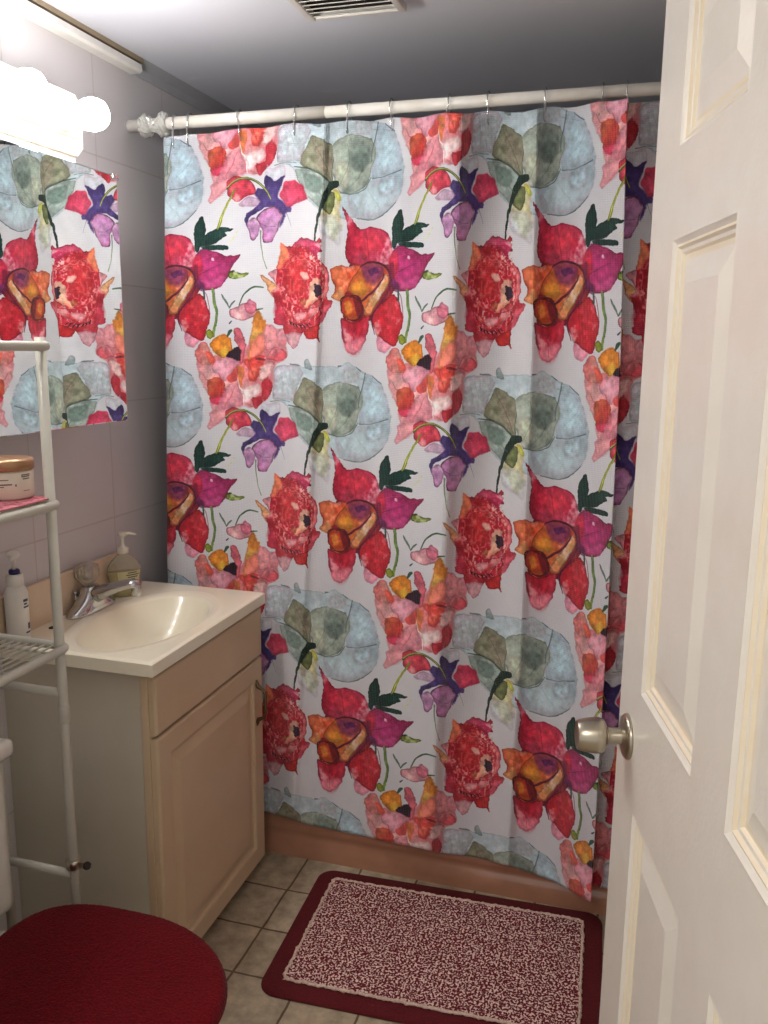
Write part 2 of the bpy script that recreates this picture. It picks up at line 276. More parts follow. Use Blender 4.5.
SHAPES=[["P",[[-143,120],[-95,108],[-32,101],[16,108],[71,98],[136,94],[202,93],[247,73],[295,91],[350,117],[397,128],[441,158],[473,213],[486,261],[504,303],[501,353],[495,404],[456,452],[406,484],[350,502],[287,499],[239,492],[194,502],[129,477],[51,453],[-16,410],[-55,351],[-72,291],[-136,267],[-150,248],[-154,189]],[204,224,232],{"rim":0.15,"c2":[184,212,224],"deep":0.05,"q":0.45}],
["P",[[336,187],[352,128],[400,133],[441,162],[473,213],[486,261],[499,311],[361,334],[328,326]],[174,206,222],{"a":0.6,"soft":5}],
["P",[[882,124],[929,110],[992,106],[1032,139],[998,206],[974,259],[898,263],[876,248],[873,189]],[206,216,224],{"a":0.7,"soft":5,"rim":0.21}],
["P",[[205,365],[324,341],[490,312],[495,404],[456,449],[406,481],[350,499],[268,497],[221,468]],[198,220,230],{"a":0.6,"soft":6,"c2":[160,196,214],"q":0.6}],
["P",[[13,82],[36,72],[55,100],[53,118],[20,115]],[130,155,160],{"a":0.8,"soft":3}],
["P",[[132,370],[170,390],[168,458],[178,524],[161,582],[123,577],[102,532],[63,483],[116,433]],[222,220,150],{"a":0.75,"soft":9}],
["P",[[63,485],[149,486],[184,534],[176,606],[123,584],[66,545]],[205,220,225],{"a":0.6,"soft":10}],
["P",[[-64,294],[-21,285],[36,302],[83,326],[122,349],[114,373],[69,406],[61,448],[12,420],[-20,380],[-47,336]],[158,180,172],{"rim":0.2,"c2":[180,198,190],"deep":0.08,"a":0.85}],
["P",[[113,205],[145,177],[195,161],[261,167],[313,179],[344,214],[342,259],[329,288],[315,341],[280,381],[226,397],[170,390],[149,354],[124,311]],[172,188,172],{"rim":0.2,"c2":[146,166,152],"deep":0.08,"a":0.85}],
["P",[[202,202],[252,189],[305,203],[321,252],[287,306],[230,304],[197,261]],[104,126,120],{"a":0.5,"soft":16}],
["P",[[137,280],[183,263],[203,305],[197,365],[164,369],[139,325]],[205,215,190],{"a":0.7,"soft":10}],
["P",[[18,153],[51,161],[84,184],[113,196],[124,253],[124,304],[122,358],[72,323],[25,295],[-32,277],[-46,259],[-34,222],[-12,199],[0,172]],[156,158,130],{"rim":0.24,"c2":[126,128,100],"deep":0.08,"a":0.9}],
["P",[[31,205],[65,196],[107,253],[109,313],[62,293],[37,257]],[160,152,134],{"a":0.7,"soft":8}],
["P",[[143,393],[137,468],[118,483],[79,453],[95,412],[122,383]],[128,142,92],{"rim":0.28}],
["P",[[139,378],[166,390],[172,420],[153,417]],[190,200,70],{"a":0.8,"soft":4}],
["L",[[-68,284],[-3,287],[54,311],[116,353]],[70,82,70],{"w":[4.1,6.6,8.2,9.8],"a":0.9}],
["L",[[860,272],[917,265],[964,269]],[110,125,125],{"w":[4.1],"a":0.7}],
["L",[[350,117],[341,172],[323,224],[323,266]],[90,120,130],{"w":[6.6],"a":0.7}],
["L",[[330,335],[397,334],[490,308]],[60,90,105],{"w":[2.5,2.5,4.1],"a":0.8}],
["L",[[170,393],[236,398],[290,380],[324,332]],[90,105,100],{"w":[4.1],"a":0.8}],
["L",[[955,101],[1011,105]],[60,80,90],{"w":[4.1,3.3],"a":0.8}],
["L",[[198,93],[215,89]],[50,80,100],{"w":[4.9],"a":0.8}],
["L",[[295,94],[323,108]],[60,90,110],{"w":[4.1],"a":0.8}],
["L",[[388,127],[441,158]],[60,90,110],{"w":[3.3,4.9],"a":0.8}],
["L",[[316,140],[430,158]],[110,150,170],{"w":[1.6],"a":0.5}],
["L",[[360,293],[433,230],[450,178]],[110,150,170],{"w":[1.6],"a":0.5}],
["L",[[258,496],[350,504],[425,474],[471,436]],[70,100,105],{"w":[3.3,4.1,4.9,3.3],"a":0.8}],
["L",[[147,355],[122,359],[95,391],[77,426],[63,466],[51,501],[44,547],[40,602]],[26,48,40],{"w":[31.9,37.5,31.9,24.4,16.9,14.1,8.4,8.4],"wob":3}],
["P",[[214,245],[273,227],[302,261],[276,300],[230,296]],[84,104,100],{"a":0.45,"soft":20}],
["P",[[-21,310],[46,323],[75,360],[40,392],[-8,364]],[106,132,122],{"a":0.6,"soft":8}],
["P",[[875,187],[911,157],[932,208],[906,246]],[190,206,214],{"a":0.7,"soft":8}],
["P",[[230,99],[314,112],[299,160],[233,163]],[196,208,216],{"a":0.8,"soft":8}],
["P",[[361,352],[449,329],[462,387],[382,417]],[186,210,222],{"a":0.7,"soft":12}],
["L",[[117,200],[124,253],[122,304],[122,349]],[96,104,80],{"w":[2.5,4.1,4.9,4.9],"a":0.45}],
["L",[[20,182],[53,226],[88,284],[116,343]],[100,96,70],{"w":[2.5,4.9,4.9,3.3],"a":0.5}],
["L",[[189,196],[206,260],[184,321],[164,365]],[110,130,116],{"w":[2.5,4.9,6.6,4.1],"a":0.4}],
["L",[[271,190],[283,255],[259,331],[197,380]],[96,120,110],{"w":[3.3,6.6,6.6,3.3],"a":0.4}],
["L",[[-29,304],[10,348],[59,391],[87,413]],[100,126,112],{"w":[2.5,4.9,6.6,3.3],"a":0.5}],
["L",[[908,112],[950,186],[949,261]],[140,164,178],{"w":[1.6,2.5,1.6],"a":0.5}],
["L",[[109,102],[130,141],[149,177]],[150,180,196],{"w":[2.5,1.6,1.6],"a":0.5}],
["L",[[217,401],[248,450],[295,491]],[140,176,196],{"w":[1.6,2.5,1.6],"a":0.5}],
["L",[[309,386],[366,439],[394,473]],[140,176,196],{"w":[1.6,2.5,1.6],"a":0.5}],
["P",[[645,882],[685,866],[729,854],[767,861],[782,880],[777,907],[724,936],[679,927],[649,912]],[224,158,172],{"rim":0.35,"c2":[240,190,198]}],
["P",[[722,863],[747,838],[776,855],[782,888],[751,908],[727,894]],[222,110,140],{"a":0.8,"soft":4,"rim":0.3}],
["P",[[481,72],[537,84],[580,65],[711,48],[745,3],[767,-72],[812,-77],[885,-52],[940,-47],[931,24],[940,72],[884,107],[875,147],[869,205],[847,263],[776,295],[681,310],[597,382],[543,398],[556,314],[536,250],[497,183],[474,128]],[234,140,146],{"a":0.75,"soft":5,"c2":[226,96,104]}],
["P",[[714,79],[765,71],[825,24],[840,-41],[857,-54],[881,-44],[882,28],[927,44],[936,72],[876,99],[869,148],[833,183],[807,209],[797,276],[776,292],[724,288],[638,321],[557,322],[540,258],[508,222],[480,136],[502,117],[575,117]],[230,138,146],{"rim":0.17,"c2":[240,182,184],"soft":3.2,"deep":0.12,"wob":6}],
["P",[[766,912],[792,894],[819,930],[824,977],[796,1004],[773,1053],[758,1104],[736,1100],[749,1041],[760,969]],[236,182,92],{"rim":0.15,"c2":[226,140,60],"soft":3.2,"deep":0.12,"wob":6}],
["P",[[739,71],[754,17],[787,-20],[822,-39],[842,-9],[826,39],[783,77]],[236,130,110],{"a":0.8,"soft":6}],
["P",[[822,962],[857,955],[881,980],[880,1043],[836,1067],[815,1033]],[226,150,160],{"rim":0.2,"a":0.9,"soft":3.2,"deep":0.12,"wob":6}],
["P",[[837,81],[863,29],[918,46],[938,72],[901,87],[847,91]],[224,98,112],{"rim":0.2,"c2":[236,150,160],"soft":3.2,"deep":0.12,"wob":6}],
["P",[[714,87],[819,69],[812,128],[781,181],[750,174],[734,124]],[218,70,60],{"a":0.9,"soft":6,"c2":[232,120,100]}],
["P",[[683,122],[715,127],[712,208],[690,199]],[232,130,66],{"a":0.85,"soft":5}],
["P",[[525,187],[577,171],[623,190],[621,254],[592,294],[552,283],[530,244]],[208,66,60],{"rim":0.2,"c2":[226,110,80],"soft":3.2,"deep":0.12,"wob":6}],
["P",[[549,266],[625,246],[610,289],[556,294]],[200,50,90],{"a":0.8,"soft":5}],
["P",[[624,213],[685,196],[724,288],[638,317],[583,309]],[232,150,168],{"rim":0.1,"a":0.8,"soft":3.2,"deep":0.12,"wob":6}],
["P",[[713,224],[797,190],[809,226],[767,268],[733,286]],[246,224,224],{"a":0.9,"soft":5}],
["P",[[802,114],[866,104],[869,144],[833,180],[800,170]],[240,205,205],{"a":0.9,"rim":0.15,"soft":3.2,"deep":0.12,"wob":6}],
["P",[[768,264],[810,243],[814,193],[850,163],[869,205],[856,254],[811,281],[787,300]],[200,48,66],{"rim":0.2,"c2":[222,86,96],"soft":3.2,"deep":0.12,"wob":6}],
["L",[[681,147],[698,210],[718,231],[726,295]],[250,238,236],{"w":[5.5,4.7,7.1,4.0],"a":0.9}],
["P",[[464,40],[497,3],[529,16],[553,54],[574,92],[557,111],[502,111],[472,80]],[226,120,120],{"rim":0.17,"c2":[234,160,150],"soft":3.2,"deep":0.12,"wob":6}],
["P",[[527,50],[558,62],[572,95],[538,104]],[220,80,60],{"a":0.7,"soft":5}],
["P",[[542,11],[566,-18],[612,-30],[647,-12],[659,26],[651,56],[617,78],[590,65],[562,53],[548,31]],[224,140,46],{"rim":0.25,"c2":[238,180,80],"soft":3.2,"deep":0.12,"wob":6}],
["P",[[589,48],[623,20],[639,57],[617,78]],[240,196,60],{"a":0.8,"soft":4}],
["P",[[659,-49],[690,-53],[717,-26],[729,20],[721,69],[706,104],[691,100],[704,48],[685,11],[665,-20]],[214,104,122],{"rim":0.3,"c2":[230,150,160],"soft":3.2,"deep":0.12,"wob":6}],
["P",[[624,71],[651,41],[698,27],[706,56],[692,87],[643,86]],[42,18,38],{"rim":0.05,"soft":3.2,"deep":0.12,"wob":6}],
["P",[[551,123],[581,90],[634,79],[683,91],[686,119],[635,181],[599,180],[585,154],[558,146]],[234,156,180],{"rim":0.15,"c2":[242,190,204],"soft":3.2,"deep":0.12,"wob":6}],
["P",[[635,171],[683,124],[684,172],[657,193]],[214,64,60],{"a":0.8,"soft":5}],
["P",[[539,333],[638,313],[630,351],[588,383],[544,416],[532,400],[551,365]],[238,170,180],{"a":0.85,"soft":4,"rim":0.07}],
["P",[[887,982],[939,962],[959,977],[915,1027],[887,1020]],[232,160,175],{"a":0.8,"soft":4}],
["L",[[783,80],[805,82],[829,86]],[90,30,50],{"w":[9.5,11.1,6.3],"a":0.7}],
["L",[[637,993],[641,981],[650,978]],[50,90,70],{"w":[12.7]}],
["L",[[585,146],[605,192],[603,248]],[190,40,50],{"w":[3.2,6.3,3.2],"a":0.5}],
["L",[[740,83],[759,136],[780,173]],[196,40,44],{"w":[4.0,7.1,3.2],"a":0.6}],
["L",[[836,71],[799,66],[774,74]],[200,50,60],{"w":[3.2,6.3,7.9],"a":0.6}],
["L",[[872,36],[863,69],[837,82]],[206,60,80],{"w":[2.4,4.7,4.7],"a":0.5}],
["L",[[619,304],[652,257],[676,205]],[210,80,100],{"w":[2.4,5.5,3.2],"a":0.5}],
["L",[[503,150],[523,179],[550,187]],[206,70,80],{"w":[3.2,5.5,6.3],"a":0.5}],
["L",[[544,62],[563,93],[557,119]],[196,50,50],{"w":[2.4,4.7,3.2],"a":0.6}],
["L",[[752,-23],[751,26],[739,74]],[226,110,60],{"w":[3.2,6.3,4.7],"a":0.5}],
["P",[[629,328],[668,308],[714,316],[757,339],[770,374],[762,386],[724,395],[677,413],[645,392],[631,378]],[216,58,84],{"rim":0.3,"c2":[226,96,110]}],
["P",[[685,424],[731,397],[800,407],[781,433],[708,440]],[206,168,202],{"a":0.8,"soft":5,"rim":0.2}],
["P",[[821,260],[844,286],[903,269],[910,317],[874,340],[814,330]],[206,212,226],{"a":0.6,"soft":6}],
["P",[[898,373],[913,343],[959,338],[1000,363],[1021,414],[970,434],[932,457],[903,427],[887,399]],[230,88,122],{"soft":5,"c2":[222,66,100]}],
["P",[[811,330],[822,305],[860,336],[908,320],[888,373],[878,406],[907,432],[922,454],[910,511],[888,531],[899,485],[878,452],[824,449],[779,466],[739,491],[734,534],[721,509],[725,470],[756,451],[786,419],[764,386],[777,360],[816,366]],[58,46,106],{"c2":[86,70,140],"soft":3}],
["P",[[922,449],[943,459],[940,476],[919,472]],[80,60,130],{"a":0.9,"soft":3}],
["L",[[919,472],[936,505],[946,531]],[90,90,120],{"w":[3.5,2.1,1.4],"a":0.7}],
["P",[[726,510],[771,486],[791,519],[777,559],[757,583],[740,560]],[194,140,192],{"rim":0.5}],
["P",[[778,485],[831,451],[878,450],[902,485],[888,523],[866,569],[841,596],[813,589],[796,545]],[196,138,192],{"rim":0.5,"c2":[214,166,210]}],
["L",[[791,512],[825,529],[867,528]],[130,80,150],{"w":[3.5],"a":0.7}],
["L",[[825,534],[833,574]],[160,110,170],{"w":[2.8],"a":0.5}],
["L",[[587,522],[607,469],[628,414]],[170,180,80],{"w":[6.3,7.0,5.6],"a":0.9}],
["L",[[628,357],[657,332],[707,317],[753,324],[792,345],[823,377],[843,412]],[74,98,52],{"w":[7.0,11.2,11.2,10.5,10.5,9.8,7.0]}],
["L",[[631,350],[660,328],[707,316],[753,322],[792,345],[823,377],[843,412]],[196,192,90],{"w":[4.2,4.9,4.2,3.5,4.2,4.2,3.5],"a":0.9}],
["L",[[792,545],[799,599],[812,670],[829,708]],[120,140,110],{"w":[7.7,6.3,4.9,4.2],"a":0.8}],
["P",[[795,733],[822,742],[856,765],[888,786],[862,832],[830,782]],[240,180,130],{"rim":0.25}],
["P",[[835,723],[882,705],[907,736],[892,783],[857,753]],[234,160,172],{"rim":0.3}],
["P",[[894,594],[917,608],[957,610],[991,583],[1032,578],[1069,597],[1096,577],[1091,617],[1112,628],[1084,644],[1093,673],[1129,696],[1145,729],[1154,775],[1151,828],[1177,844],[1154,880],[1128,928],[1105,941],[1107,1014],[1093,1006],[1035,1009],[1013,988],[978,1055],[940,1033],[922,985],[908,957],[868,944],[873,889],[866,843],[854,806],[885,783],[878,705],[892,647]],[206,46,66],{"rim":0.3,"c2":[226,92,100],"wob":6}],
["P",[[894,594],[917,609],[943,648],[919,695],[882,707],[887,647]],[238,140,100],{"a":0.9,"soft":5}],
["P",[[-60,602],[-33,583],[8,578],[45,597],[76,611],[48,658],[-3,621],[-39,619]],[218,84,122],{"rim":0.3,"c2":[226,120,150]}],
["P",[[17,612],[67,617],[57,651],[33,657]],[212,46,100],{"a":0.8,"soft":4}],
["P",[[49,691],[83,685],[121,729],[128,787],[111,822],[102,754],[72,719]],[226,130,134],{"a":0.7,"soft":5}],
["P",[[93,870],[153,844],[130,880],[104,928],[81,936]],[222,100,120],{"a":0.8,"soft":5}],
["P",[[866,853],[907,877],[923,949],[875,944]],[196,50,80],{"a":0.7,"soft":5}],
["R",[1012,793],[240,168,162],{"rx":135,"ry":205,"f":26,"dark":[160,20,38]}],
["D",[1019,780],[246,206,200],{"rx":105,"ry":160,"n":90,"seed":5}],
["D",[1006,781],[150,22,44],{"rx":100,"ry":170,"n":60,"seed":8}],
["P",[[951,653],[1022,647],[1040,733],[1028,802],[970,829],[926,795],[923,707]],[204,52,56],{"a":0.65,"soft":16}],
["P",[[-25,728],[11,725],[20,750],[-6,756]],[246,214,200],{"a":0.85,"soft":3}],
["P",[[45,761],[73,755],[90,788],[70,830],[42,854],[16,874],[2,855],[18,826],[28,791]],[246,214,182],{"a":0.85,"soft":4,"wob":8,"c2":[236,160,120]}],
["P",[[1006,834],[1037,838],[1030,862],[1000,863]],[140,70,40],{"a":0.7,"soft":4}],
["P",[[52,790],[67,776],[86,780],[82,813],[64,827],[56,817],[48,807]],[46,24,46],{"wob":7}],
["P",[[48,848],[91,829],[78,883],[8,932],[-29,922],[14,896]],[206,56,66],{"rim":0.4}],
["P",[[973,906],[1009,892],[1045,896],[1031,920],[987,929]],[238,180,190],{"a":0.8,"soft":4}],
["P",[[-5,988],[24,957],[79,942],[80,1001],[27,1010]],[214,50,54],{"rim":0.4}],
["P",[[927,992],[1009,992],[978,1055],[944,1036]],[238,196,208],{"a":0.9,"soft":4,"rim":0.2}],
["L",[[946,941],[954,953]],[58,16,34],{"w":[8.6,4.9],"wob":5}],
["L",[[965,947],[971,961]],[58,16,34],{"w":[8.6,4.9],"wob":5}],
["L",[[983,950],[987,965]],[58,16,34],{"w":[8.6,4.9],"wob":5}],
["L",[[1002,952],[1007,969]],[58,16,34],{"w":[8.6,4.9],"wob":5}],
["L",[[1019,950],[1026,967]],[58,16,34],{"w":[8.6,4.9],"wob":5}],
["L",[[14,942],[20,957]],[58,16,34],{"w":[8.6,4.9],"wob":5}],
["L",[[29,935],[35,945]],[58,16,34],{"w":[8.6,4.9],"wob":5}],
["L",[[940,940],[982,947],[1019,948],[1062,929]],[90,16,40],{"w":[1.8,4.3,4.3,1.8],"a":0.8,"wob":5}],
["L",[[885,831],[907,877],[937,913],[982,929]],[130,16,40],{"w":[2.5,4.9,4.9,2.5],"a":0.6,"wob":5}],
["L",[[101,730],[113,775],[104,822],[84,852]],[240,190,190],{"w":[1.8,3.7,3.7,1.8],"a":0.7,"wob":5}],
["L",[[916,724],[911,783],[934,842],[979,876]],[236,150,150],{"w":[1.8,4.3,4.9,2.5],"a":0.6,"wob":6}],
["L",[[959,676],[1023,669],[1073,691]],[240,170,166],{"w":[2.5,4.3,2.5],"a":0.6,"wob":6}],
["L",[[-53,865],[-1,879],[57,872],[99,846]],[150,20,44],{"w":[2.5,4.9,5.5,2.5],"a":0.6,"wob":5}],
["L",[[78,871],[87,899],[59,930]],[120,20,40],{"w":[4.9,6.2,3.7],"a":0.8}],
["P",[[235,683],[336,673],[427,670],[479,708],[487,790],[448,834],[400,889],[358,921],[253,931],[211,905],[205,828],[242,775]],[150,36,50],{"rim":0.2,"c2":[176,66,48]}],
["P",[[356,888],[399,864],[434,929],[407,973],[372,941]],[110,20,50],{"a":0.6,"soft":5}],
["P",[[128,707],[184,691],[256,694],[336,681],[331,744],[242,779],[206,838],[173,836],[144,823],[165,782],[147,751]],[222,86,58],{"rim":0.35,"c2":[236,130,84]}],
["P",[[151,809],[201,778],[214,819],[196,840],[153,831]],[240,180,120],{"a":0.8,"soft":5}],
["P",[[182,448],[221,487],[281,540],[337,533],[397,541],[439,564],[464,612],[459,681],[408,684],[336,681],[288,694],[235,683],[213,651],[204,603],[218,552],[202,504]],[204,38,72],{"rim":0.4,"c2":[222,74,108]}],
["P",[[257,575],[378,558],[402,615],[315,653]],[226,70,86],{"a":0.5,"soft":14}],
["P",[[469,630],[511,609],[569,622],[627,648],[693,639],[662,682],[632,742],[579,788],[523,795],[479,782],[458,726],[449,669]],[160,40,98],{"rim":0.4,"c2":[178,54,116],"solid":1}],
["P",[[450,653],[495,633],[504,697],[481,741],[458,726]],[204,44,66],{"a":0.8,"soft":9}],
["P",[[520,753],[622,734],[588,779],[523,787]],[206,90,150],{"a":0.6,"soft":8}],
["P",[[551,651],[562,651],[563,664],[551,665]],[250,210,225],{"soft":1}],
["P",[[417,979],[491,1010],[456,1049],[417,1038],[405,1006]],[230,150,176],{"a":0.9,"soft":4}],
["P",[[371,891],[408,855],[448,828],[486,807],[522,841],[541,900],[533,953],[504,1020],[457,1004],[408,983],[374,941]],[196,34,52],{"rim":0.5,"c2":[212,60,72]}],
["P",[[202,922],[213,913],[272,926],[331,903],[350,895],[352,952],[325,1023],[278,1065],[237,1051],[211,991]],[196,38,62],{"rim":0.4,"c2":[212,70,92]}],
["P",[[224,-8],[333,-37],[312,26],[278,43],[239,28]],[232,140,160],{"a":0.8,"soft":10}],
["P",[[279,709],[317,683],[377,671],[428,687],[462,720],[458,760],[425,813],[389,865],[352,898],[327,903],[306,872],[261,812],[224,794],[240,750]],[222,120,66],{"rim":0.45,"c2":[208,90,60]}],
["P",[[307,690],[388,677],[419,704],[393,764],[332,760],[303,721]],[128,50,100],{"a":0.85,"soft":9}],
["P",[[242,767],[301,749],[333,786],[312,820],[260,807]],[226,160,60],{"a":0.8,"soft":6}],
["P",[[430,724],[458,726],[452,769],[409,830],[364,893],[331,895],[325,863],[366,809],[403,764]],[240,150,104],{"rim":0.5,"c2":[236,180,120]}],
["L",[[288,696],[336,675],[398,679],[445,703],[465,741],[458,767]],[76,22,52],{"w":[3.3,7.4,8.2,8.2,9.8,4.1]}],
["L",[[424,715],[418,746],[384,785],[332,821],[305,838]],[84,22,46],{"w":[2.5,6.6,10.7,10.7,6.6]}],
["L",[[465,775],[447,809],[408,855],[377,891],[372,933],[392,975]],[92,22,66],{"w":[8.2,7.4,7.4,8.2,6.6,3.3],"a":0.9}],
["P",[[203,830],[255,812],[302,838],[318,878],[293,916],[242,915],[202,890]],[190,66,42],{"rim":0.6,"c2":[214,120,50]}],
["L",[[203,880],[197,830],[255,812],[287,822],[315,858],[315,895],[283,917],[233,916]],[84,22,36],{"w":[4.1,6.6,6.6,9.8,10.7,11.5,7.4,4.9],"wob":2}],
["L",[[202,922],[208,955],[226,1014]],[110,25,60],{"w":[7.4,6.6,2.5],"a":0.8}],
["L",[[475,790],[515,804],[535,852],[542,905]],[120,16,40],{"w":[4.1,3.3,4.1,2.5],"a":0.6}],
["L",[[430,861],[451,893],[461,960]],[150,16,44],{"w":[2.5,4.1,2.5],"a":0.5}],
["L",[[254,943],[273,993],[277,1045]],[150,20,60],{"w":[2.5,3.3,1.6],"a":0.45}],
["L",[[311,546],[325,603],[336,668]],[160,20,54],{"w":[2.5,4.9,3.3],"a":0.45}],
["L",[[378,558],[382,615],[371,666]],[160,20,54],{"w":[2.5,4.1,3.3],"a":0.4}],
["L",[[476,724],[536,702],[618,670],[672,646]],[110,20,80],{"w":[4.9,3.3,2.5,1.6],"a":0.5}],
["L",[[471,667],[524,647],[579,642]],[220,80,140],{"w":[4.1,2.5,1.6],"a":0.5}],
["P",[[464,758],[491,748],[513,779],[495,797],[469,783]],[84,24,80],{"a":0.7,"soft":6}],
["P",[[452,684],[471,676],[481,741],[463,750]],[96,20,60],{"a":0.6,"soft":5}],
["P",[[334,705],[389,694],[400,717],[350,730]],[70,26,84],{"a":0.7,"soft":5}],
["P",[[216,844],[246,834],[259,874],[231,895]],[230,150,60],{"a":0.8,"soft":5}],
["P",[[261,815],[298,838],[315,870],[292,905],[268,857]],[110,24,50],{"a":0.7,"soft":5}],
["P",[[500,468],[513,501],[514,550],[488,613],[468,624],[460,578],[463,521],[479,485]],[18,56,50],{"c2":[30,76,64]}],
["P",[[493,600],[508,559],[555,527],[610,522],[664,531],[617,542],[623,555],[576,582],[520,600]],[18,56,50],{"c2":[30,76,64]}],
["P",[[499,605],[558,592],[615,593],[634,603],[631,615],[578,615],[511,614]],[18,56,50],{}],
["L",[[640,589],[678,544]],[190,196,120],{"w":[4.1],"a":0.8}],
["L",[[578,524],[599,480],[624,431],[650,390],[664,364]],[136,150,50],{"w":[11.5,11.5,10.7,9.8,8.2]}],
["L",[[580,521],[601,477],[626,429],[652,388]],[206,206,100],{"w":[4.1],"a":0.8}],
["L",[[553,789],[561,849],[576,897],[566,956],[560,1000]],[104,136,66],{"w":[9.8,11.5,11.5,12.3,13.1],"wob":2}],
["L",[[561,789],[569,847],[582,895],[573,956]],[50,84,50],{"w":[4.1],"a":0.8}],
["L",[[507,793],[512,830]],[36,70,60],{"w":[9.8,8.2]}],
["P",[[639,716],[667,709],[705,722],[737,726],[715,741],[670,747],[638,742]],[120,150,52],{"rim":0.6}],
["P",[[519,984],[543,973],[562,995],[544,1014],[524,1004]],[150,170,50],{"rim":0.5}],
["L",[[601,815],[619,841],[640,872]],[84,106,96],{"w":[4.9,11.5,4.9]}],
["L",[[641,877],[655,858],[669,845]],[84,106,90],{"w":[4.1,9.8,4.9]}],
["L",[[692,863],[715,820],[763,786],[814,789]],[70,104,76],{"w":[6.6,7.4,8.2,5.7]}],
["L",[[777,888],[812,882]],[60,90,70],{"w":[8.2,5.7]}],
["L",[[643,945],[654,936]],[60,60,80],{"w":[7.4,4.1]}],
["L",[[632,1001],[644,984]],[50,90,70],{"w":[11.5,13.1]}]]
